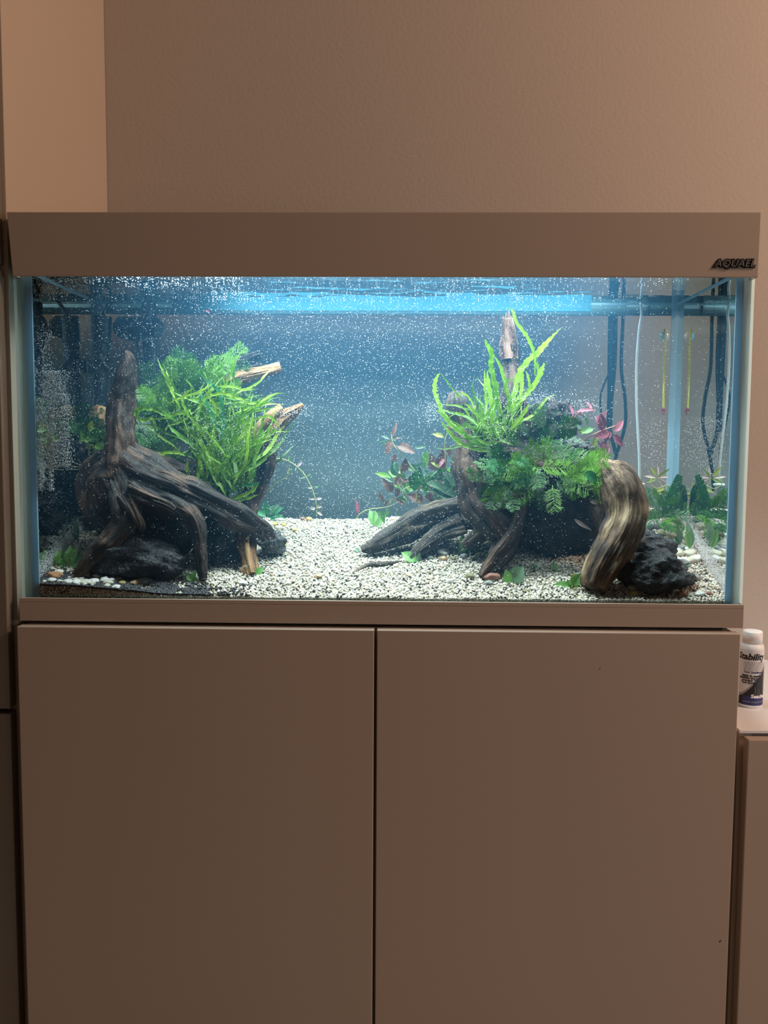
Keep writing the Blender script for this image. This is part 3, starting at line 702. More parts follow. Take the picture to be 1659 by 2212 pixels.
w.limb(Y, [(285, 1060, 20, -.02), (325, 1078, 12, -.035), (360, 1092, 9, -.04), (377, 1103, 6, -.04)], 5, 0.24)
w.limb(Y, [(275, 1070, 20, -.02), (290, 1105, 11, -.035), (303, 1135, 9, -.04), (300, 1142, 6, -.04)], 6, 0.24)
w.limb(Y, [(225, 1000, 24, .03), (205, 1050, 34, .03), (205, 1100, 24, .02), (235, 1140, 14, .01)], 7, 0.2)
w.limb(Y, [(240, 985, 30, .03), (222, 1040, 40, .035), (228, 1095, 36, .03), (255, 1130, 24, .02)], 9, 0.2)
w.limb(Y, [(300, 1000, 26, .05), (370, 1010, 30, .06), (430, 1040, 30, .06), (480, 1085, 24, .06)], 8, 0.2)
tag(w.build('driftwood_root', M['wood_dark']), 'large dark driftwood root with upright horn and splayed feet at the left', 'driftwood')
w = Wood()
w.limb(0.16, [(600, 905, 13), (578, 938, 22), (564, 985, 28), (556, 1035, 26), (540, 1085, 22), (532, 1125, 22, -.01)], 11, 0.2, n=16)
br_ = tag(w.build('driftwood_branch', M['wood_dark']), 'split driftwood branch standing behind the root, pale torn end pointing up to the right', 'driftwood')
w = Wood()
w.limb(0.157, [(655, 874, 4), (640, 884, 9), (612, 903, 15), (585, 930, 18), (570, 955, 14)], 17, 0.24, n=14, blunt=True)
w.limb(0.150, [(608, 878, 6), (588, 898, 11), (560, 932, 13), (538, 968, 8)], 12, 0.24, n=14, blunt=True)
w.build('torn_end', M['wood_orange'], br_)['label'] = 'pale orange torn end'
w = Wood()
gy = G(546, 1243).y
w.limb(0.0, [(526, 1105, 14, .150), (530, 1140, 19, .142), (534, 1180, 19, .115), (540, 1215, 17, .5*(gy+.115)), (546, 1243, 13, gy+.004)], 18, 0.24, n=14, blunt=True)
w.build('lower_end', M['wood_orange'], br_)['label'] = 'tan grained lower end'
w = Wood(); w.limb(0.19, [(606, 795, 10), (585, 800, 12), (545, 809, 13), (500, 823, 14), (455, 850, 13), (425, 880, 14), (410, 930, 16)], 13, 0.2, blunt=True)
tag(w.build('driftwood_branch', M['wood_orange']), 'orange brown sawn driftwood branch sticking out above the left ferns', 'driftwood')
w = Wood(); w.limb(0.24, [(562, 764, 8), (535, 777, 11), (505, 795, 14), (470, 820, 15), (440, 860, 15)], 14, 0.2, blunt=True); w.limb(0.235, [(566, 790, 7), (535, 802, 9), (500, 818, 10)], 15, 0.2)
tag(w.build('driftwood_branch', M['wood_dark']), 'dark forked driftwood end behind the orange brown branch', 'driftwood')
w = Wood(); w.limb(0.22, [(212, 880, 12), (214, 905, 18), (222, 940, 18), (230, 990, 20)], 16, 0.2)
tag(w.build('driftwood_stump', M['wood_orange']), 'brown wood stump seen behind the left trunk', 'driftwood')
# right island
w = Wood()
w.limb(0.05, [(1302, 992, 7, .04), (1310, 1008, 24, .035), (1330, 1032, 38, .03), (1350, 1072, 43, .02), (1354, 1115, 42, .01), (1340, 1158, 42, 0), (1317, 1200, 38, -.01), (1294, 1240, 33, -.015), (1286, 1262, 29, -.018), (1284, 1272, 24, -.02)], 21, 0.13, seg=110, n=18, lump=0.12, blunt=True)
tag(w.build('driftwood_trunk', M['wood_tan']), 'thick bent tan driftwood leg on the right, deep grain', 'driftwood')
w = Wood()
w.limb(0.14, [(986, 850, 14, .04), (990, 880, 22, .03), (1000, 930, 18, .02), (1012, 975, 24), (1016, 1030, 31, -.01), (1032, 1085, 34, -.02), (1070, 1130, 36, -.03), (1092, 1165, 34, -.035), (1078, 1205, 24, -.05), (1052, 1235, 13, -.06)], 22, 0.15)
w.limb(0.10, [(1118, 1070, 14), (1122, 1105, 13, -.005), (1108, 1150, 12, -.015), (1080, 1190, 11, -.02), (1052, 1228, 10, -.025), (1040, 1246, 7, -.03)], 23, 0.2)
w.limb(0.10, [(1120, 1075, 12), (1085, 1092, 11), (1066, 1115, 9), (1060, 1150, 12)], 24, 0.2)
w.limb(0.16, [(1100, 745, 17, .02), (1104, 790, 19, .02), (1110, 840, 23, .01), (1116, 900, 30), (1120, 960, 36)], 25, 0.15)
w.limb(0.15, [(1010, 975, 22), (1050, 990, 34), (1110, 990, 40), (1180, 1010, 40), (1250, 1010, 34), (1305, 1018, 24)], 27, 0.15)
w.limb(0.17, [(1015, 885, 14, .02), (1045, 920, 20), (1080, 960, 26)], 28, 0.2)
dr = w.build('driftwood_stump', M['wood_dark'])
tag(dr, 'dark driftwood stump of the right island with a tall splintered spire', 'driftwood')
w = Wood()
w.limb(0.178, [(1096, 688, 9), (1097, 715, 14), (1099, 750, 17.5), (1101, 775, 16)], 26, 0.25, blunt=True)
for k, (x, y0, y1) in enumerate(((1087, 684, 740), (1093, 676, 740), (1099, 670, 740), (1104, 682, 742), (1108, 712, 745))):
    w.limb(0.176, [(x, y0, 0.8), (x, y0+14, 2.6), (x+1, y1, 4)], 30+k, 0.3, seg=8, n=3)
w.build('splintered_tip', M['wood_pink'], dr)['label'] = 'pale pink splintered tip'
w = Wood()
w.limb(0.17, [(782, 1188, 6, -.02), (805, 1180, 13, -.02), (850, 1157, 20, -.01), (900, 1132, 27), (955, 1115, 32), (1010, 1105, 36), (1050, 1110, 34)], 41, 0.24)
w.limb(0.15, [(885, 1205, 9, -.02), (915, 1180, 16, -.01), (955, 1150, 16), (1000, 1130, 20)], 42, 0.24)
w.limb(0.165, [(862, 1130, 5), (900, 1112, 9), (950, 1100, 10)], 43, 0.2)
tag(w.build('driftwood_log', M['wood_grey']), 'weathered grey log lying on the gravel, pointing left from the island', 'driftwood')
w = Wood(); w.limb(0.13, [(1000, 1178, 8), (1025, 1162, 15), (1055, 1140, 20), (1075, 1120, 20)], 44, 0.2)
tag(w.build('driftwood_piece', M['wood_grey']), 'pale grey wood wedge between the log and the island', 'driftwood')
w = Wood()
a, b, c, d = G(762, 1238), G(795, 1224), G(830, 1222), G(868, 1214)
V, Fc, Gr = sweep(catmull([(a.x, a.y, a.z+.001, .0012), (b.x, b.y, b.z+.002, .004), (c.x, c.y, c.z+.002, .005), (d.x, d.y, d.z+.001, .0012)], 8), 16, 0.25, 3)
tag(obj('driftwood_twig', V, Fc, M['wood_grey'], None, True, b, Gr), 'thin dark sliver of wood half buried in the open gravel', 'driftwood')

# ------------------------------------------------------------------ plants
def ribbon(pts, width, prof=None, fold=0.25, wav=0.0, seed=0, nrm0=(0, -1, 0.3)):
    "leaf blade along points: 3 columns, folded and waved"
    ps = [Vector(p[:3]) for p in pts]; n = len(ps); V = []; Fc = []
    nrm = Vector(nrm0); 
    for i in range(n):
        t = (ps[min(i+1, n-1)]-ps[max(i-1, 0)]).normalized()
        m = nrm-t*nrm.dot(t)
        if m.length > 1e-4: nrm = m.normalized()
        sd = t.cross(nrm); u = i/(n-1)
        wd_ = width*(prof(u) if prof else (0.25+0.75*math.sin(math.pi*min(1, u*1.1+0.08))**0.6 if u < 0.9 else max(0.02, 0.25+0.75*math.sin(math.pi*0.999)**0.6)*(1-u)*10))
        e1 = 1+wav*noise.noise(Vector((u*30, seed, 0))); e2 = 1+wav*noise.noise(Vector((u*30, seed, 9)))
        z1 = fold*wd_+wav*wd_*noise.noise(Vector((u*16, seed, 4))); z2 = fold*wd_+wav*wd_*noise.noise(Vector((u*16, seed, 14)))
        V += [ps[i]-sd*wd_*e1+nrm*z1, ps[i], ps[i]+sd*wd_*e2+nrm*z2]
    for i in range(n-1):
        a = 3*i; Fc += [(a, a+1, a+4, a+3), (a+1, a+2, a+5, a+4)]
    return V, Fc
def strap_prof(u): return (0.35+0.65*min(1, u*4))*(1 if u < 0.7 else max(0.03, (1-u)/0.3))
def ovate(u): return max(0.02, math.sin(math.pi*min(1, u**0.75))**0.9)
def lanceo(u): return max(0.02, math.sin(math.pi*min(1, u**0.85)))
PROTO = {}
def proto(kind, var, mat):
    k = (kind, var, mat)
    if k in PROTO: return PROTO[k]
    rnd = random.Random(hash((kind, var)) % 1000 if False else (len(kind)*31+var*7)); V, Fc = [], []
    bend = rnd.uniform(0.05, 0.3); tw = rnd.uniform(-0.15, 0.15)
    spine = lambda u: Vector((tw*u*u, u, -bend*u*u))
    def add(a):
        b = len(V); V.extend(a[0]); Fc.extend([tuple(i+b for i in f) for f in a[1]])
    if kind == 'frond':                            # lacy divided leaf
        add(ribbon([spine(i/10) for i in range(11)], 0.012, lambda u: 1-0.7*u, 0.1, 0, 0, (0, 0, 1)))
        npair = 11
        for i in range(npair):
            u = 0.14+0.84*i/npair; L = 0.34*math.sin(math.pi*(0.12+0.80*u))**0.8*rnd.uniform(0.8, 1.15)
            for s in (-1, 1):
                b = spine(u+rnd.uniform(-.02, .02)); a = math.radians(rnd.uniform(42, 62))
                d = Vector((s*math.sin(a), math.cos(a), rnd.uniform(-.25, .2)))
                pts = [b+d*L*t+Vector((0, 0.10*L*t*t, 0)) for t in (0, .35, .7, 1)]
                add(ribbon(pts, 0.017, lambda t: 0.8 if t < .8 else 0.15, 0.15, 0.3, i, (0, 0, 1)))
                for j, t in enumerate((0.35, 0.6, 0.8)):
                    for s2 in (-1, 1):
                        c = b+d*L*t; e = (d+Vector((s2*0.75*d.y, -s2*0.75*d.x, rnd.uniform(-.2, .2)))).normalized()
                        add(ribbon([c, c+e*L*0.2, c+e*L*0.32*rnd.uniform(.7, 1.2)], 0.011, lambda t: 0.8 if t < .7 else 0.2, 0.1, 0, 0, (0, 0, 1)))
    elif kind == 'pinnate':                       # long leaf with saw-like lobes
        n = 14
        add(ribbon([spine(i/14) for i in range(15)], 0.055, lambda u: math.sin(math.pi*(0.08+0.9*u))**0.6, 0.15, 0, 0, (0, 0, 1)))
        for i in range(n):
            u = 0.08+0.86*i/n; L = 0.17*math.sin(math.pi*(0.1+0.85*u))**0.6
            for s in (-1, 1):
                b = spine(u); d = Vector((s*0.85, 0.52, rnd.uniform(-.15, .1)))
                add(ribbon([b, b+d*L*0.6, b+d*L], 0.034, lambda t: 1 if t < .8 else 0.3, 0.1, 0, 0, (0, 0, 1)))
    elif kind == 'strap':
        b2 = rnd.uniform(-.25, .25); ph = rnd.uniform(0, 6)
        pts = [Vector((tw*u*u+b2*0.5*math.sin(u*6+ph)*u, u, -bend*2.5*u*u+0.05*math.sin(u*9+ph))) for u in [i/22 for i in range(23)]]
        add(ribbon(pts, 0.027, strap_prof, 0.3, 1.1, var, (0, 0, 1)))
    elif kind in ('ovate', 'lance'):
        w_ = 0.27 if kind == 'ovate' else 0.15
        n = 10; pr = ovate if kind == 'ovate' else lanceo
        V.extend([]); cols = 5
        for i in range(n+1):
            u = i/n; c = spine(u*0.88+0.12)
            for k2 in range(cols):
                s = (k2/(cols-1)-0.5)*2; ww = w_*pr(u)
                V.append(c+Vector((s*ww, 0, abs(s)*ww*0.35 + 0.05*noise.noise(Vector((u*5, s*2, var)))*ww*3)))
        for i in range(n):
            for k2 in range(cols-1): a = i*cols+k2; Fc.append((a, a+1, a+cols+1, a+cols))
        add(ribbon([Vector((0, 0, 0)), spine(.07), spine(.14)], 0.015, lambda u: 1, 0, 0, 0, (0, 0, 1)))
    me = bpy.data.meshes.new(kind); me.from_pydata([tuple(v) for v in V], [], Fc); me.shade_smooth(); me.materials.append(M[mat]); PROTO[k] = me
    return me
def leaf(parent, kind, mat, base, d, L, face=(0, -1, 0.4), var=None, rnd=random, wide=1.0):
    "place a prototype leaf: base point, direction, length in metres"
    d = Vector(d).normalized(); nz = Vector(face); nz = nz-d*nz.dot(d)
    if nz.length < 0.05: nz = Vector((0.1, 0, 1))-d*d.z
    nz.normalize(); xx = d.cross(nz)
    mw = Matrix(((xx.x*L*wide, d.x*L, nz.x*L, base[0]), (xx.y*L*wide, d.y*L, nz.y*L, base[1]), (xx.z*L*wide, d.z*L, nz.z*L, base[2]), (0, 0, 0, 1)))
    return inst('leaf', proto(kind, rnd.randint(0, 4) if var is None else var, mat), parent, mw)
def hero(parent, pts, Y, wpx, mat='strap', n=8, wav=1.0, seed=0, prof=strap_prof, fold=0.3):
    L = []
    for p in pts: q = P(p[0], p[1], Y+(p[2] if len(p) > 2 else 0)); L.append((q.x, q.y, q.z))
    V, Fc = ribbon(catmull(L, n), wpx*mpp(Y)/2, prof, fold, wav, seed)
    return obj('leaf', V, Fc, M[mat], parent, True)
def clampv(q): return Vector((min(IX1-.004, max(IX0+.004, q.x)), min(IY1-.004, max(IY0+.004, q.y)), min(q.z, WZ-0.004)))
def mass(parent, kind, mats, n, cx, cy, rx, ry, Y, dY, L0, L1, seed, out=0.8, upb=0.35, face=(0, -1, 0.5), root=None):
    "leaves spread over an elliptical clump, pointing outwards from its root"
    rnd = random.Random(seed); rx_, ry_ = root or (cx, cy)
    for k in range(n):
        a = rnd.uniform(0, 2*math.pi); r = rnd.uniform(0, 1)**0.55
        px, py = cx+rx*r*math.cos(a), cy+ry*r*math.sin(a); y = Y+rnd.uniform(-dY, dY)*(1-0.4*r)
        b = clampv(P(px, py, y)); o = P(rx_, ry_, Y)
        d = (b-o); d = d.normalized()*out+Vector((rnd.uniform(-.5, .5), rnd.uniform(-.5, .15), rnd.uniform(-.3, .5)+upb))
        leaf(parent, kind, rnd.choice(mats), b, d, rnd.uniform(L0, L1), (rnd.uniform(-.5, .5), -1, rnd.uniform(0, 1)), rnd=rnd)
def vec_px(d, dep=0.0): return Vector((d[0], dep, -d[1]))

# left lacy fern
f1 = empty('lacy_fern', P(420, 960, 0.17), 'bushy lacy mid green fern filling the left driftwood, above the root', 'fern')
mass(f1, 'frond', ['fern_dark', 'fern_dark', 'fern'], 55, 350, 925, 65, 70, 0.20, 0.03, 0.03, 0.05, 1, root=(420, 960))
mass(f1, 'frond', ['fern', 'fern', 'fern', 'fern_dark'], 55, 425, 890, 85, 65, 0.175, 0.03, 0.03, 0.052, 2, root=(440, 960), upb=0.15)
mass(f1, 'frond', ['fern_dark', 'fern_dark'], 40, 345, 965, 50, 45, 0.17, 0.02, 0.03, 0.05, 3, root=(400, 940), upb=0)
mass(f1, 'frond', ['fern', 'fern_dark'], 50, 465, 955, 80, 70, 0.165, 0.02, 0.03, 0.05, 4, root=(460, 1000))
mass(f1, 'frond', ['fern_dark', 'fern'], 30, 440, 840, 60, 25, 0.19, 0.02, 0.03, 0.05, 41, root=(420, 900), upb=0.1)
for (bx_, by_, tx, ty, m_) in ((345, 845, 395, 752, 'fern_dark'), (350, 820, 372, 770, 'fern'), (330, 850, 312, 780, 'fern_dark'), (365, 835, 352, 775, 'fern_dark'), (410, 815, 465, 795, 'fern'), (430, 800, 500, 770, 'fern'), (480, 790, 525, 742, 'fern'), (450, 810, 505, 785, 'fern'),
                           (455, 820, 515, 805, 'fern_dark'), (480, 830, 550, 842, 'fern'), (490, 840, 525, 865, 'fern_aqua'), (440, 800, 425, 805, 'fern')):
    b = P(bx_, by_, 0.19); t = P(tx, ty, 0.19); leaf(f1, 'frond', m_, b, t-b, (t-b).length, var=bx_ % 5)
# left strap fern, in front of the lacy one
s1 = empty('strap_leaf_fern', P(490, 1075, 0.125), 'bright green fern of long narrow leaves growing over the left root', 'fern')
rnd = random.Random(5)
for k in range(125):
    bx_, by_ = rnd.uniform(430, 550), rnd.uniform(1030, 1085); a = math.radians(rnd.gauss(98, 32)); L = rnd.uniform(70, 190)*mpp(0.13)
    leaf(s1, 'strap', rnd.choice(['strap', 'strap', 'fern']), P(bx_, by_-(bx_-440)*0.1, 0.135+rnd.uniform(-.02, .02)), (math.cos(a)*0.8, rnd.uniform(-.35, .2), math.sin(a)), L, (rnd.uniform(-.7, .7), -1, .3), rnd=rnd, wide=rnd.uniform(0.7, 1.1))
for k in range(85):
    bx_, by_ = rnd.uniform(350, 530), rnd.uniform(850, 1000); a = math.radians(rnd.gauss(75, 50)); L = rnd.uniform(60, 130)*mpp(0.13)
    leaf(s1, 'strap', rnd.choice(['strap', 'strap', 'fern']), P(bx_, by_, 0.14+rnd.uniform(-.02, .02)), (math.cos(a), rnd.uniform(-.4, .1), math.sin(a)), L, (rnd.uniform(-.7, .7), -1, .3), rnd=rnd, wide=rnd.uniform(0.6, 1.0))
for i, (pts, w_) in enumerate((
    ([(400, 985), (385, 978), (355, 978), (330, 985), (310, 1001)], 7), ([(405, 990), (405, 1015), (410, 1035), (420, 1040), (435, 1045)], 7), ([(455, 965), (435, 930), (410, 898), (385, 892), (355, 903), (325, 905)], 8),
    ([(480, 950), (483, 910), (475, 850), (450, 825), (425, 800)], 7), ([(470, 835), (500, 835), (530, 842), (552, 840)], 6), ([(500, 930), (530, 915), (570, 900), (590, 905), (608, 930)], 6),
    ([(510, 1000), (545, 955), (590, 935), (588, 928), (605, 932)], 8), ([(490, 930), (530, 895), (570, 885), (605, 878)], 5), ([(490, 1080), (520, 1072), (545, 1060), (562, 1040)], 9), ([(485, 1085), (520, 1080), (560, 1068)], 8),
    ([(480, 1080), (500, 1050), (540, 1048), (563, 1040)], 7), ([(520, 1060), (527, 1030), (525, 1005), (535, 1005)], 6), ([(440, 1060), (440, 1030), (432, 995), (440, 960)], 8), ([(460, 1075), (470, 1030), (460, 985), (445, 960)], 8),
    ([(500, 1060), (520, 1020), (545, 980), (550, 955)], 9), ([(510, 1040), (540, 1000), (548, 960), (545, 945)], 10), ([(480, 950), (500, 915), (540, 890), (560, 870), (585, 870)], 7), ([(470, 930), (455, 890), (440, 860), (430, 850)], 7))):
    hero(s1, pts, 0.115, w_, ['strap', 'strap', 'fern_aqua'][i % 7 == 3 and 2 or 0], seed=i)
for i, (pts, w_) in enumerate((([(340, 930), (330, 905), (308, 908), (293, 895), (300, 880), (320, 885)], 7), ([(360, 900), (330, 885), (305, 885), (296, 900), (310, 918)], 6), ([(430, 890), (445, 860), (480, 850), (520, 862), (540, 870)], 6),
    ([(500, 1000), (525, 970), (560, 955), (590, 940)], 7), ([(470, 900), (462, 870), (440, 840)], 6), ([(520, 900), (530, 880), (560, 875), (585, 868)], 6), ([(410, 900), (395, 870), (400, 850), (420, 838)], 6), ([(480, 1000), (510, 950), (520, 900), (545, 880)], 7))):
    hero(s1, pts, 0.11, w_, 'strap', seed=60+i)
# trailing stem plant right of the left island
def stemplant(label, pts, Y, nodes, name='stem_plant', stem='stem', r=0.0009, group=None):
    base = P(pts[0][0], pts[0][1], Y); o = empty(name, base, label, 'water plant', group)
    tube('stem', pix(pts, Y, r), M[stem], o, 6, 6)
    for k, (px, py, ang, L, kind, mat) in enumerate(nodes):
        a = math.radians(ang); rr = random.Random(k)
        leaf(o, kind, mat, P(px, py, Y), (math.cos(a), rr.uniform(-.55, .3), math.sin(a)), L*mpp(Y), (rr.uniform(-.9, .9), -1, rr.uniform(.1, .9)), rnd=rr, wide=rr.uniform(.65, 1.0))
    return o
stemplant('trailing stem with pale pink leaf pairs arching over the open gravel', [(560, 1010), (580, 995), (605, 991), (630, 1000), (655, 1022), (672, 1052), (680, 1075), (684, 1095), (684, 1115)], 0.20,
          [(640, 1008, 40, 16, 'ovate', 'paleleaf'), (640, 1008, -100, 12, 'lance', 'broad'), (660, 1030, 30, 14, 'lance', 'broad'), (660, 1030, 200, 12, 'lance', 'stem' if 0 else 'broad'), (676, 1052, 10, 14, 'lance', 'broad'), (676, 1052, 195, 12, 'ovate', 'paleleaf'),
           (682, 1078, 10, 14, 'ovate', 'paleleaf'), (682, 1078, 185, 13, 'ovate', 'paleleaf'), (683, 1095, 5, 14, 'ovate', 'paleleaf'), (683, 1097, 190, 14, 'ovate', 'paleleaf'), (684, 1105, -30, 16, 'ovate', 'paleleaf'), (625, 998, 90, 14, 'ovate', 'broad'), (600, 991, 100, 8, 'lance', 'broad')])
stemplant('thin green runner rising from the root toward the trailing stem', [(512, 1100), (540, 1078), (580, 1058), (600, 1040), (620, 1030), (625, 1005)], 0.17, [(560, 1067, 20, 10, 'lance', 'broad'), (600, 1040, 30, 12, 'lance', 'broad'), (620, 1025, 80, 12, 'lance', 'broad')], name='runner_stem', r=0.0007)
# dark fern below + epiphyte with roots at the far left
e1 = empty('epiphyte_plant', P(205, 950, 0.15), 'small green plant with pale hanging roots left of the trunk', 'water plant')
rnd = random.Random(9)
for k in range(26):
    a = math.radians(rnd.uniform(-20, 200)); leaf(e1, 'ovate', rnd.choice(['fern', 'yellowleaf', 'fern_dark']), P(rnd.uniform(185, 225), rnd.uniform(925, 970), 0.15+rnd.uniform(-.015, .015)), (math.cos(a), rnd.uniform(-.5, .2), math.sin(a)*0.8), rnd.uniform(20, 34)*mpp(.15), (0, -1, rnd.uniform(0, 1)), rnd=rnd)
for pts in ([(190, 965), (182, 990), (185, 1005), (165, 1015), (135, 1010), (90, 1008), (68, 1003)], [(200, 960), (205, 985), (200, 1005), (180, 1022), (162, 1036)], [(205, 965), (210, 985), (225, 975), (235, 965)], [(185, 960), (180, 980), (190, 1000), (150, 1000), (130, 960)], [(195, 960), (195, 985), (205, 1000), (160, 1012), (120, 1015)], [(210, 960), (225, 965), (235, 990)]):
    tube('rootlet', pix(pts, 0.14, 0.00045), M['rootlet'], e1, 5, 5)
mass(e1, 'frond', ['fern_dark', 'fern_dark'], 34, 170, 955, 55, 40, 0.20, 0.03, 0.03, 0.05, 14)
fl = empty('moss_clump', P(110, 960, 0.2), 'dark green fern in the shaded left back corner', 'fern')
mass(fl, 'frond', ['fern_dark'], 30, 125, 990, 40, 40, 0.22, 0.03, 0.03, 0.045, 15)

# floor plants
def rosette(px, py, label, items, name='rosette_plant', Yoff=0, stems=True, group=None):
    "items: tip pixel, length px of blade, kind, mat"
    b = G(px, py); o = empty(name, b, label, 'water plant', group)
    for k, (tx, ty, kind, mat, wide) in enumerate(items):
        t = P(tx, ty, b.y+(-0.006 if k % 2 else 0.004)); leaf(o, kind, mat, b, t-b, (t-b).length, (0.3*(-1)**k, -1, 0.55), var=k % 5, wide=wide)
    return o
rosette(150, 1224, 'leafy green rosette left of the forward root foot', [(112, 1208, 'ovate', 'broad', 1), (128, 1190, 'lance', 'broad', 1.4), (150, 1178, 'ovate', 'broad', .9), (165, 1180, 'ovate', 'broad', .9), (185, 1192, 'lance', 'broad', 1.3), (178, 1205, 'lance', 'sage', 1.4), (135, 1215, 'ovate', 'broad', 1), (160, 1200, 'ovate', 'broad', 1.1), (142, 1200, 'ovate', 'yellowleaf', 1), (170, 1218, 'ovate', 'broad', 1)])
rosette(160, 1175, 'tall thin stemmed leaf in the left back shade', [(155, 1120, 'lance', 'sage', .7), (135, 1150, 'lance', 'sage', .5)])
rosette(84, 1222, 'small green plant against the left glass', [(78, 1186, 'ovate', 'broad', 1), (90, 1196, 'ovate', 'broad', 1), (76, 1206, 'ovate', 'broad', 1)])
rosette(372, 1250, 'pair of broad curled leaves before the left lava rock', [(342, 1240, 'ovate', 'broad', 1.3), (376, 1228, 'ovate', 'broad', 1.1), (388, 1262, 'ovate', 'broad', 1.2)])
rosette(417, 1258, 'short leafy sprig left of the middle root foot', [(403, 1236, 'ovate', 'broad', 1.1), (420, 1232, 'ovate', 'broad', .9), (427, 1250, 'ovate', 'broad', 1)])
rosette(548, 1244, 'single green leaf beside the oval tan pebble', [(569, 1224, 'lance', 'broad', 1.9)])
rosette(578, 1112, 'blue green seedling leaves behind the left root tip', [(555, 1100, 'ovate', 'fern_aqua', 1), (570, 1082, 'ovate', 'fern_aqua', 1), (592, 1090, 'ovate', 'fern_aqua', 1), (600, 1110, 'ovate', 'fern_aqua', 1), (612, 1092, 'lance', 'fern_aqua', 1), (601, 1085, 'lance', 'sage', 1), (585, 1128, 'ovate', 'fern_aqua', 1), (560, 1118, 'ovate', 'sage', 1), (620, 1118, 'ovate', 'fern_aqua', .8)])
rosette(578, 1200, 'tiny sprig by the grey rock at the left root tip', [(568, 1186, 'ovate', 'broad', 1.3), (582, 1184, 'ovate', 'yellowleaf', 1.3), (600, 1184, 'lance', 'broad', 1.3), (608, 1190, 'lance', 'sage', 1.2)])
rosette(1100, 1262, 'two large upright leaves at the front of the right island', [(1131, 1222, 'ovate', 'sage', 1.35), (1089, 1232, 'ovate', 'broad', 1.1)])
rosette(1162, 1234, 'dark narrow leaf in the mouth of the cave', [(1150, 1214, 'lance', 'fern_dark', 1.3)])
rosette(1199, 1236, 'small upright oval leaf inside the cave mouth', [(1198, 1214, 'lance', 'broad', 1.7)])
rosette(1236, 1270, 'leafy green sprig left of the tan driftwood foot', [(1195, 1262, 'ovate', 'broad', 1.1), (1222, 1254, 'lance', 'broad', 1.5), (1240, 1238, 'ovate', 'yellowleaf', 1), (1252, 1236, 'ovate', 'broad', 1), (1262, 1238, 'lance', 'broad', 1.3), (1232, 1282, 'ovate', 'broad', 1), (1252, 1256, 'ovate', 'yellowleaf', 1), (1228, 1266, 'ovate', 'broad', 1)])
rosette(778, 1196, 'bent pale leaf at the tip of the lying log', [(766, 1182, 'lance', 'sage', 1.5)])
rosette(903, 1216, 'small two leaf seedling under the lying log', [(868, 1190, 'ovate', 'broad', 1.1), (903, 1192, 'lance', 'sage', 1.2), (898, 1206, 'lance', 'broad', 1.2)])
rosette(944, 1168, 'oval leaf standing left of the striped cream pebble', [(948, 1134, 'ovate', 'broad', 1)])
rosette(1005, 1200, 'thin stemmed seedling right of the white pebble', [(1000, 1150, 'lance', 'broad', 1.2), (990, 1160, 'lance', 'broad', 1.2), (1030, 1145, 'lance', 'fern', 1.0)])
rosette(812, 1140, 'green leafy sprout left of the lying log', [(800, 1100, 'ovate', 'broad', 1), (826, 1110, 'ovate', 'broad', 1), (812, 1148, 'lance', 'broad', 1)])
rosette(1458, 1240, 'arching green leaf behind the right lava rock', [(1466, 1212, 'ovate', 'broad', 1), (1490, 1212, 'lance', 'sage', .9)])
rosette(1492, 1192, 'tall sage green leaf standing against the right glass', [(1490, 1125, 'lance', 'sage', 1), (1478, 1142, 'lance', 'broad', .9)])
rosette(1470, 1180, 'pale upright seedling in the right back corner', [(1467, 1135, 'lance', 'sage', 1), (1455, 1160, 'lance', 'fern_aqua', 1)])

# red-brown stem plants between log and island
stemplant('red brown stem plant bending left above the log, star shaped top', [(915, 1062), (905, 1030), (895, 1015), (870, 985), (850, 960), (845, 935)], 0.19,
          [(845, 950, 75, 42, 'lance', 'brownleaf'), (845, 950, 160, 26, 'lance', 'sage'), (845, 950, 200, 34, 'lance', 'sage'), (843, 948, 262, 38, 'ovate', 'brownleaf'), (846, 950, 20, 24, 'lance', 'brownleaf'), (852, 962, 345, 48, 'ovate', 'brownleaf'), (852, 975, 268, 34, 'ovate', 'brownleaf'),
           (853, 990, 282, 36, 'ovate', 'sage'), (890, 1010, 20, 30, 'lance', 'sage'), (895, 968, 10, 24, 'lance', 'sage'), (905, 1030, 200, 40, 'lance', 'brownleaf'), (898, 1018, 300, 40, 'ovate', 'fern_dark')])
stemplant('stem plant with a yellow leaf left of the island stump', [(955, 1070), (965, 1030), (962, 985), (961, 955), (968, 930)], 0.20,
          [(962, 945, 165, 30, 'ovate', 'yellowleaf'), (965, 935, 60, 30, 'ovate', 'brownleaf'), (960, 960, 250, 38, 'lance', 'brownleaf'), (965, 960, 290, 30, 'ovate', 'brownleaf'), (962, 990, 230, 26, 'ovate', 'pinkleaf'), (965, 988, 330, 34, 'lance', 'stem' if 0 else 'sage'), (950, 1012, 140, 24, 'ovate', 'yellowleaf'), (960, 1012, 300, 40, 'ovate', 'sage'), (958, 1030, 210, 30, 'ovate', 'sage')])
stemplant('low creeping stem with pink bud on the gravel crest', [(860, 1084), (838, 1095), (800, 1100), (780, 1108), (768, 1122)], 0.22,
          [(838, 1095, 260, 26, 'ovate', 'broad'), (810, 1100, 270, 34, 'ovate', 'broad'), (815, 1098, 300, 40, 'ovate', 'broad'), (832, 1090, 120, 34, 'lance', 'brownleaf'), (835, 1082, 150, 24, 'lance', 'brownleaf'), (775, 1115, 100, 36, 'lance', 'pinkleaf'), (826, 1096, 45, 24, 'lance', 'brownleaf'), (840, 1092, 70, 22, 'lance', 'yellowleaf')])
bp1 = empty('broad_leaf_plant', P(930, 1080, 0.20), 'leafy sage green plant with wavy leaves behind the log', 'water plant')
rnd = random.Random(12)
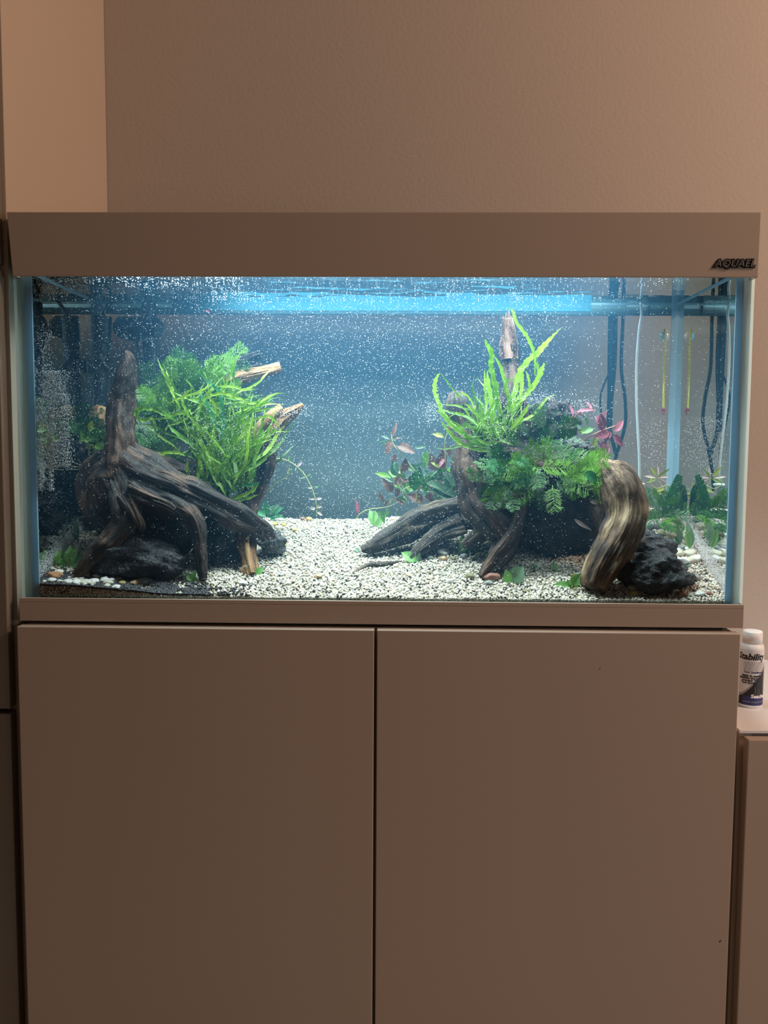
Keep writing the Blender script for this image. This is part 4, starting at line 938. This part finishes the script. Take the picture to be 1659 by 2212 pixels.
for k in range(90):
    px, py = rnd.uniform(850, 1005), rnd.uniform(1015, 1092); a = math.radians(rnd.uniform(0, 180))
    leaf(bp1, rnd.choice(['ovate', 'lance']), rnd.choice(['sage', 'sage', 'brownleaf', 'fern', 'brownleaf']), P(px, py, 0.215+rnd.uniform(-.02, .02)), (math.cos(a), rnd.uniform(-.5, .1), math.sin(a)), rnd.uniform(26, 48)*mpp(.2), (rnd.uniform(-.5, .5), -1, .5), rnd=rnd)
for pts, w_, m_ in (([(920, 1042), (945, 1048), (975, 1066), (1005, 1080)], 18, 'sage'), ([(925, 1052), (960, 1070), (985, 1080), (1006, 1080)], 16, 'sage'), ([(895, 1060), (897, 1040), (900, 1025), (900, 1015)], 30, 'fern_dark'), ([(975, 1050), (985, 1030), (985, 1010)], 26, 'sage')):
    hero(bp1, pts, 0.175, w_, m_, 5, 0.4, 3, ovate)
for pts in ([(900, 1085), (900, 1060)], [(950, 1085), (960, 1050)], [(880, 1085), (870, 1060), (900, 1045)]): tube('stem', pix(pts, 0.19, 0.0009), M['stem'], bp1, 6, 4)

# right island: strap leaves
s2 = empty('strap_leaf_fern', P(1080, 965, 0.14), 'bright green fern of long strap leaves crowning the right island', 'fern')
for i, (pts, w_) in enumerate((
    ([(1085, 945), (1075, 880), (1068, 830), (1060, 790), (1062, 765), (1050, 740), (1047, 732)], 11), ([(1085, 940), (1100, 880), (1092, 830), (1080, 790), (1065, 765)], 8),
    ([(1105, 900), (1112, 850), (1120, 810), (1140, 780), (1165, 758), (1190, 730), (1212, 708)], 12), ([(1155, 810), (1155, 770), (1140, 730), (1115, 695), (1108, 672), (1097, 664)], 7),
    ([(1105, 895), (1130, 860), (1155, 830), (1170, 800), (1176, 782)], 11), ([(1108, 880), (1120, 870), (1148, 840), (1170, 795), (1178, 785)], 6), ([(1050, 940), (1050, 880), (1048, 830), (1046, 795)], 6),
    ([(1060, 950), (1063, 890), (1055, 830), (1052, 800)], 9), ([(1095, 910), (1100, 870), (1090, 840), (1100, 820), (1115, 825)], 4), ([(1045, 960), (1000, 935), (965, 905), (945, 865), (938, 835), (945, 812), (952, 806)], 9),
    ([(952, 806), (970, 830), (990, 855), (1000, 865)], 3), ([(1050, 965), (1010, 945), (975, 920), (955, 895), (938, 884)], 8), ([(1050, 972), (1010, 962), (975, 940), (950, 905)], 9), ([(1060, 975), (1025, 970), (990, 955), (965, 930)], 9),
    ([(1060, 950), (1030, 920), (1005, 900), (985, 893), (965, 905)], 6), ([(1060, 940), (1040, 905), (1015, 880), (1000, 870)], 6), ([(1070, 965), (1060, 925), (1040, 900), (1035, 870)], 7), ([(1110, 870), (1125, 850), (1128, 820), (1130, 800)], 8),
    ([(1085, 950), (1060, 960), (1030, 950), (1018, 958), (1022, 968)], 6), ([(1075, 970), (1090, 930), (1120, 910), (1150, 905), (1165, 900)], 6), ([(1100, 930), (1125, 900), (1145, 870)], 8), ([(1085, 900), (1075, 860), (1072, 830), (1062, 812)], 8), ([(1158, 830), (1162, 800), (1160, 775)], 5),
    ([(1145, 850), (1142, 820), (1136, 800)], 5), ([(1010, 940), (1002, 915), (1018, 905), (1024, 862)], 3), ([(1035, 920), (1020, 870), (1000, 850), (975, 862)], 4))):
    hero(s2, pts, 0.125+0.012*((i*7) % 5-2)/2, w_, 'strap', seed=20+i)
rnd = random.Random(8)
for k in range(60):
    a = math.radians(rnd.choice([rnd.gauss(150, 18), rnd.gauss(100, 25), rnd.gauss(60, 25)])); L = rnd.uniform(60, 125)*mpp(0.13)
    leaf(s2, 'strap', rnd.choice(['strap', 'strap', 'fern']), P(rnd.uniform(1020, 1110), rnd.uniform(925, 975), 0.135+rnd.uniform(-.02, .02)), (math.cos(a), rnd.uniform(-.4, .2), math.sin(a)), L, (rnd.uniform(-.7, .7), -1, .3), rnd=rnd, wide=rnd.uniform(.6, 1))
# right island: dark lacy fern cascade
f2 = empty('lacy_fern', P(1170, 1010, 0.12), 'dark green lacy fern cascading over the right island', 'fern')
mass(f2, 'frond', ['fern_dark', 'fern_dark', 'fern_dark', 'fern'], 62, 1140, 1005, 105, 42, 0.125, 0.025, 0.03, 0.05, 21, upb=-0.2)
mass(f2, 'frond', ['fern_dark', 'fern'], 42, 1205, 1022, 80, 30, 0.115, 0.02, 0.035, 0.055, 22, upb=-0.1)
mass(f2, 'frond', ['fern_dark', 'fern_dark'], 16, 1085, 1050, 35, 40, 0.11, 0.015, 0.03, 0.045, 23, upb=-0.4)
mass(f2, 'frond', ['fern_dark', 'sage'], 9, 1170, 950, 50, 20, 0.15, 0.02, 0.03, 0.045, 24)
for (bx_, by_, tx, ty, m_) in ((1150, 1000, 1118, 1050, 'fern_aqua'), (1145, 1010, 1130, 1045, 'fern_aqua'), (1050, 990, 1085, 1020, 'fern_aqua'), (1080, 1040, 1050, 1092, 'fern'), (1075, 1060, 1085, 1095, 'fern'), (1060, 1020, 1075, 1060, 'fern_aqua'), (1160, 1045, 1100, 1090, 'fern'), (1160, 1010, 1230, 1008, 'fern'), (1220, 1045, 1290, 990, 'fern'), (1235, 1040, 1275, 1000, 'fern'),
                           (1200, 1030, 1255, 1030, 'fern'), (1100, 990, 1140, 1000, 'fern_aqua'), (1175, 930, 1160, 890, 'sage'), (1190, 950, 1200, 920, 'sage'), (1215, 960, 1235, 905, 'fern_dark')):
    b = P(bx_, by_, 0.088); t = P(tx, ty, 0.085); leaf(f2, 'frond', m_, b, t-b, (t-b).length*1.1, var=bx_ % 5)
hero(f2, [(1262, 1022), (1275, 1028), (1288, 1040), (1293, 1056)], 0.075, 22, 'fern_aqua', 5, 0.2, 1, ovate)
for pts in ([(1325, 1140, 0), (1300, 1160), (1282, 1190), (1270, 1225)], [(1318, 1150), (1292, 1175), (1272, 1215)]): hero(f2, pts, 0.10, 9, 'fern_dark', 5, 0.4, 4)
for pts, w_ in (([(1240, 1121), (1258, 1134), (1278, 1145)], 9), ([(1274, 1083), (1286, 1086), (1290, 1092)], 9), ([(1284, 1096), (1292, 1103), (1290, 1112)], 9)): hero(f2, pts, 0.085, w_, 'paleleaf', 5, 0.2, 2, ovate)
q = P(443, 671, 0.15); dl = empty('leaf_fragment', q, 'tiny red brown leaf fragment floating near the water surface', 'leaf fragment')
leaf(dl, 'ovate', 'redleaf', q, (1, -.3, -.3), 12*mpp(.15))
# red plant
rp = stemplant('pink and dark red stem plant at the right shoulder of the island', [(1240, 975), (1262, 950), (1290, 935), (1315, 925), (1330, 920)], 0.19,
    [(1235, 905, 95, 30, 'ovate', 'pinkleaf'), (1240, 890, 10, 44, 'lance', 'pinkleaf'), (1280, 890, 120, 28, 'ovate', 'pinkleaf'), (1300, 935, 100, 44, 'ovate', 'redleaf'), (1285, 895, 300, 34, 'ovate', 'pinkleaf'), (1250, 900, 60, 22, 'lance', 'pinkleaf'), (1322, 935, 45, 40, 'ovate', 'pinkleaf'), (1322, 935, 310, 38, 'ovate', 'redleaf'), (1320, 932, 200, 40, 'ovate', 'pinkleaf'), (1320, 930, 240, 28, 'ovate', 'redleaf'),
     (1275, 935, 170, 30, 'ovate', 'yellowleaf'), (1285, 925, 200, 36, 'ovate', 'broad'), (1290, 940, 250, 32, 'ovate', 'yellowleaf'), (1270, 925, 120, 34, 'ovate', 'sage'), (1300, 950, 280, 34, 'ovate', 'redleaf'), (1285, 960, 300, 36, 'ovate', 'yellowleaf'), (1318, 965, 230, 26, 'ovate', 'pinkleaf'), (1260, 930, 150, 34, 'ovate', 'sage'), (1290, 915, 60, 34, 'ovate', 'pinkleaf'), (1278, 950, 215, 30, 'ovate', 'broad'), (1330, 940, 290, 24, 'ovate', 'redleaf')], stem='stem_red', r=0.0012)
for pts in ([(1238, 915), (1245, 895), (1262, 885), (1275, 888)], [(1312, 990), (1315, 960), (1320, 935)], [(1300, 1000), (1305, 980), (1290, 950)]): tube('stem', pix(pts, 0.19, 0.001), M['stem_red'], rp, 6, 4)
# right back corner
f3 = empty('bolbitis_fern', P(1470, 1110, 0.22), 'dark green saw edged fern in the right back corner', 'fern')
for (bx_, by_, tx, ty) in ((1450, 1095, 1495, 1028), (1440, 1100, 1412, 1060), (1480, 1105, 1520, 1050), (1540, 1100, 1510, 1060), (1460, 1115, 1400, 1100), (1500, 1115, 1560, 1090), (1470, 1110, 1430, 1130), (1490, 1100, 1545, 1070), (1470, 1100, 1500, 1060), (1440, 1110, 1395, 1115), (1510, 1120, 1560, 1125), (1480, 1115, 1450, 1075)):
    b = P(bx_, by_, 0.215); t = P(tx, ty, 0.20); b = clampv(b); t = clampv(t); leaf(f3, 'pinnate', 'fern_dark' if bx_ % 3 else 'fern', b, t-b, (t-b).length, var=tx % 5)
mass(f3, 'frond', ['fern_dark', 'fern_dark', 'fern'], 26, 1425, 1112, 50, 24, 0.21, 0.03, 0.025, 0.045, 31)
for i, (x, y, yy) in enumerate(((1425, 1030, 0.235), (1445, 1065, 0.25))):
    o = stemplant(('pale whorled stem plant top in the right back corner', 'yellow green stem plant in the right back corner')[i], [(x+15, 1110), (x+18, 1075), (x, y+15), (x-5, y)], yy,
        [(x-4, y+2, a, 22+(a % 3)*5, 'lance', ('paleleaf', 'yellowleaf')[(a+i) % 2]) for a in (10, 47, 88, 131, 170, 205, 340)] + [(x+12, y+25, 200, 26, 'ovate', 'yellowleaf'), (x+14, y+30, 340, 26, 'ovate', 'broad'), (x+16, y+45, 220, 22, 'ovate', 'paleleaf'), (x+16, y+50, 320, 24, 'ovate', 'yellowleaf')])
    tube('rootlet', pix([(x-15, y), (x-20, y+15), (x-5, y+25), (x+20, y+18), (x+28, y+45)], yy-.01, 0.0007), M['stem'], o, 5, 5)

# ------------------------------------------------------------------ equipment
Ye = 0.245
fil = empty('internal_filter', P(222, 900, Ye), 'upright black internal filter in the left back corner', 'filter')
def cyl(name, p0, p1, r0, r1, mat, parent, Y, seg=24):
    a = P(*p0, Y); b = P(*p1, Y); s = mpp(Y)
    V, Fc, _ = sweep([(a.x, a.y, a.z, r0*s), (a.x*.98+b.x*.02, a.y, a.z*.98+b.z*.02, r0*s*1.02), (a.x*.02+b.x*.98, b.y, a.z*.02+b.z*.98, r1*s*1.02), (b.x, b.y, b.z, r1*s)], seg, blunt=True)
    o = obj(name, V, Fc, mat, parent, True); return o
cyl('motor_head', (222, 684), (221, 740), 19, 18, M['black'], fil, Ye)
cyl('body', (221, 741), (219, 800), 17, 16, M['black'], fil, Ye)
cyl('sponge_chamber', (219, 801), (216, 890), 14, 13, M['black'], fil, Ye)
cyl('clamp', (200, 778), (200, 806), 12, 12, M['black'], fil, Ye)
cyl('bracket', (214, 775), (234, 797), 9, 6, M['black'], fil, Ye-.008)
tube('outlet_pipe', pix([(222, 684), (228, 670), (241, 650)], Ye-.005, 0.0032), M['black'], fil, 12, 4)
ht = empty('aquarium_heater', P(322, 870, 0.27), 'vertical black heater tube with round suction cups right of the filter', 'heater')
cyl('tube', (321, 652), (328, 870), 16, 13, M['black'], ht, 0.272)
for (x, y, r) in ((268, 707, 24), (334, 710, 23)):
    c = P(x, y, 0.272); s = mpp(.27)
    lathe('suction_cup', [(r*s*0.3, -0.014), (r*s*0.55, -0.010), (r*s, -0.001), (r*s, 0.0)], (c.x, c.y-0.003, c.z), M['black'], ht, 28, 'Y')
cyl('pump_housing', (283, 706), (318, 712), 23, 24, M['black'], ht, 0.252)
cyl('outlet_nozzle', (278, 728), (300, 730), 7, 8, M['black'], ht, 0.25)
tube('cord', pix([(295, 735), (300, 755), (312, 790), (318, 840)], 0.262, 0.0022), M['black'], ht, 8, 4)
# thermometer
tp, tb_ = P(1437, 711, IY1-0.006), P(1433, 881, IY1-0.006); tq = P(1433, 893, IY1-0.006)
tm = empty('thermometer', tq, 'thin yellow glass thermometer with red tip on the right rear glass', 'thermometer')
V, Fc, _ = sweep([(tp.x, tp.y, tp.z, .0022), ((tp.x+tb_.x)/2, tp.y, (tp.z+tb_.z)/2, .0022), (tb_.x, tb_.y, tb_.z, .0022)], 14); obj('tube', V, Fc, M['therm'], tm, True)
V, Fc, _ = sweep([(tb_.x, tb_.y, tb_.z, .0029), ((tb_.x+tq.x)/2, tb_.y, (tb_.z+tq.z)/2, .0030), (tq.x, tq.y, tq.z, .0026)], 14); obj('bulb', V, Fc, M['red'], tm, True)
for k in range(14):
    t = 0.2+0.05*k; x = tp.x+(tb_.x-tp.x)*t; z = tp.z+(tb_.z-tp.z)*t; w_ = 0.0018 if k % 3 == 0 else 0.001
    box('scale_mark', x+0.0005, x+0.0005+w_*1.6, tp.y-0.0028, tp.y-0.0023, z, z+0.0004, M['ink'], tm, 0)
c = P(1436, 727, IY1-0.001); lathe('suction_cup', [(0.004, -0.003), (0.009, 0), (0.009, 0.0006)], (c.x, IY1-0.0018, c.z), M['hose'], tm, 20, 'Y')
# clear hose with diffuser
dif = empty('gas_diffuser', P(1380, 1045, 0.262), 'clear hose running down the right rear to a small white disc diffuser', 'diffuser')
tube('hose', pix([(1384, 628), (1386, 655), (1381, 690), (1376, 760), (1376, 850), (1380, 930), (1382, 990), (1381, 1040)], 0.262, 0.0022), M['hose'], dif, 12, 6)
c = P(1380, 1046, 0.262)
lathe('ceramic_disc', [(0.006, -0.0025), (0.0095, -0.001), (0.0095, 0.0015), (0.008, 0.002)], c, M['ceramic'], dif, 28)
lathe('glass_cup', [(0.002, -0.016), (0.005, -0.012), (0.0065, -0.003), (0.0063, -0.0026)], c, M['hose'], dif, 20)
# cables behind the tank
for lab, pts, r in (('thick black cable hanging behind the rear glass, leftmost of the bunch', [(1318, 560), (1320, 660), (1319, 760), (1318, 860), (1316, 930)], 0.0052), ('black cable hanging beside the thick one behind the rear glass', [(1330, 560), (1330, 680), (1328, 780), (1322, 850), (1318, 920), (1330, 980)], 0.0034),
                    ('thin black cable branching left behind the rear glass', [(1319, 800), (1305, 830), (1297, 860), (1300, 900), (1312, 980)], 0.0018), ('wavy black cable hanging alone behind the rear glass', [(1348, 560), (1346, 680), (1342, 790), (1350, 860), (1350, 920), (1330, 990), (1318, 1060)], 0.0030)):
    L = pix(pts, 0.355, r); b = L[-1]
    o = tube('cable', L, M['rubber'], None, 10, 8, origin=b[:3]); tag(o, lab, 'cable')

# ------------------------------------------------------------------ bubbles
bub = empty('bubbles', (0, 0.15, TB), 'countless tiny white bubbles drifting through the water', 'bubbles'); bub['kind'] = 'stuff'
rs = np.random.RandomState(11); pos, rad = [], []
while len(pos) < 26000:
    x = rs.uniform(IX0+.002, IX1-.002); y = rs.uniform(IY0+.001, IY1-.001); z = TB+rs.uniform(0.03, WZ-TB-0.003)
    if x > 0.27 and rs.uniform() < 0.75: continue
    if z < gz(x, y)+0.003: continue
    pos.append((x, y, z)); rad.append(0.00030+0.00040*rs.uniform()**2.5)
for k in range(700):                            # under the surface at the left
    x = rs.uniform(IX0+.002, -0.2); y = rs.uniform(.02, IY1-.02); pos.append((x, y, WZ-0.0012-rs.uniform()*0.002)); rad.append(rs.uniform(.0004, .0011))
for k in range(500):
    x = rs.uniform(-0.2, 0.44); y = rs.uniform(.02, IY1-.02); pos.append((x, y, WZ-0.0016)); rad.append(rs.uniform(.0003, .0007))
scatter('drifting_bubbles', pos, rad, OCT, M['bubble'], bub, 3, 0, (0.9, 1.1), True)
pos, rad = [], []
for (cx, sx_, y0, y1, n) in ((112, 28, 800, 1010, 3000), (88, 8, 860, 1060, 1000), (110, 6, 880, 1060, 800), (140, 12, 850, 1010, 1000), (95, 18, 700, 850, 400), (120, 40, 600, 655, 260), (1530, 26, 900, 1030, 420), (1555, 14, 870, 1010, 240), (1412, 26, 900, 1010, 260)):
    Yb = 0.012 if cx > 1500 or cx < 400 else IY1-.003
    for k in range(n):
        py = rs.uniform(y0, y1); px = cx+rs.normal()*sx_*0.6; q = P(px, py, Yb+rs.uniform(0, .002)); 
        if q.x > IX0+.001 and q.x < IX1-.001: pos.append(tuple(q)); rad.append(rs.uniform(.0004, .0007))
for sgn in (1, -1):                             # film of bubbles on the side panes just above the gravel
    for k in range(2600):
        y = rs.uniform(IY0+.003, IY1-.06); x = (IX0+.0008) if sgn > 0 else (IX1-.0008)
        h = abs(rs.normal())*0.012; pos.append((x+sgn*rs.uniform(0, .004), y, gz(x, y)+0.002+h)); rad.append(rs.uniform(.0004, .0007))
for (x, y, sx_, sy_, n) in ((625, 890, 40, 12, 160), (930, 890, 24, 30, 200), (600, 940, 50, 40, 200), (1150, 860, 60, 14, 260), (1270, 880, 40, 20, 160), (475, 930, 60, 60, 400), (1080, 900, 50, 60, 300)):
    for k in range(n): pos.append(tuple(P(x+rs.normal()*sx_*.6, y+rs.normal()*sy_*.6, 0.10+rs.uniform(-.03, .03)))); rad.append(rs.uniform(.0004, .0007))
scatter('clinging_bubbles', pos, rad, OCT, M['bubble'], bub, 4, 0, (0.9, 1.1), True)

# ------------------------------------------------------------------ keep every leaf, stem and stone inside the panes
bpy.context.view_layer.update()
out_ = {'floor', 'wall_back', 'ceiling', 'tall_cabinet', 'aquarium_cabinet', 'aquarium', 'aquarium_hood', 'sideboard', 'bottle', 'water', 'gravel_bed', 'black_gravel', 'bubbles', 'cable'}
for o in list(sc.objects):
    if o.type != 'MESH': continue
    root = o
    while root.parent: root = root.parent
    if root.name.split('.')[0] in out_: continue
    c8 = [o.matrix_world @ Vector(c) for c in o.bound_box]
    if o.parent is None and len(o.data.vertices) > 3000:      # rocks and wood: clip the few vertices beyond the panes
        mw = o.matrix_world
        if min(c.x for c in c8) < IX0 or max(c.x for c in c8) > IX1 or max(c.y for c in c8) > IY1 or min(c.y for c in c8) < IY0:
            for v in o.data.vertices:
                v.co.x = min(IX1-.001, max(IX0+.001, v.co.x+mw[0][3]))-mw[0][3]; v.co.y = min(IY1-.001, max(IY0+.001, v.co.y+mw[1][3]))-mw[1][3]
        continue
    dx = max(0, IX0+.001-min(c.x for c in c8))-max(0, max(c.x for c in c8)-IX1+.001)
    dy = max(0, IY0+.001-min(c.y for c in c8))-max(0, max(c.y for c in c8)-IY1+.001)
    dz = -max(0, max(c.z for c in c8)-WZ+.002)
    if dx or dy or dz: o.location = o.location+Vector((dx, dy, dz))
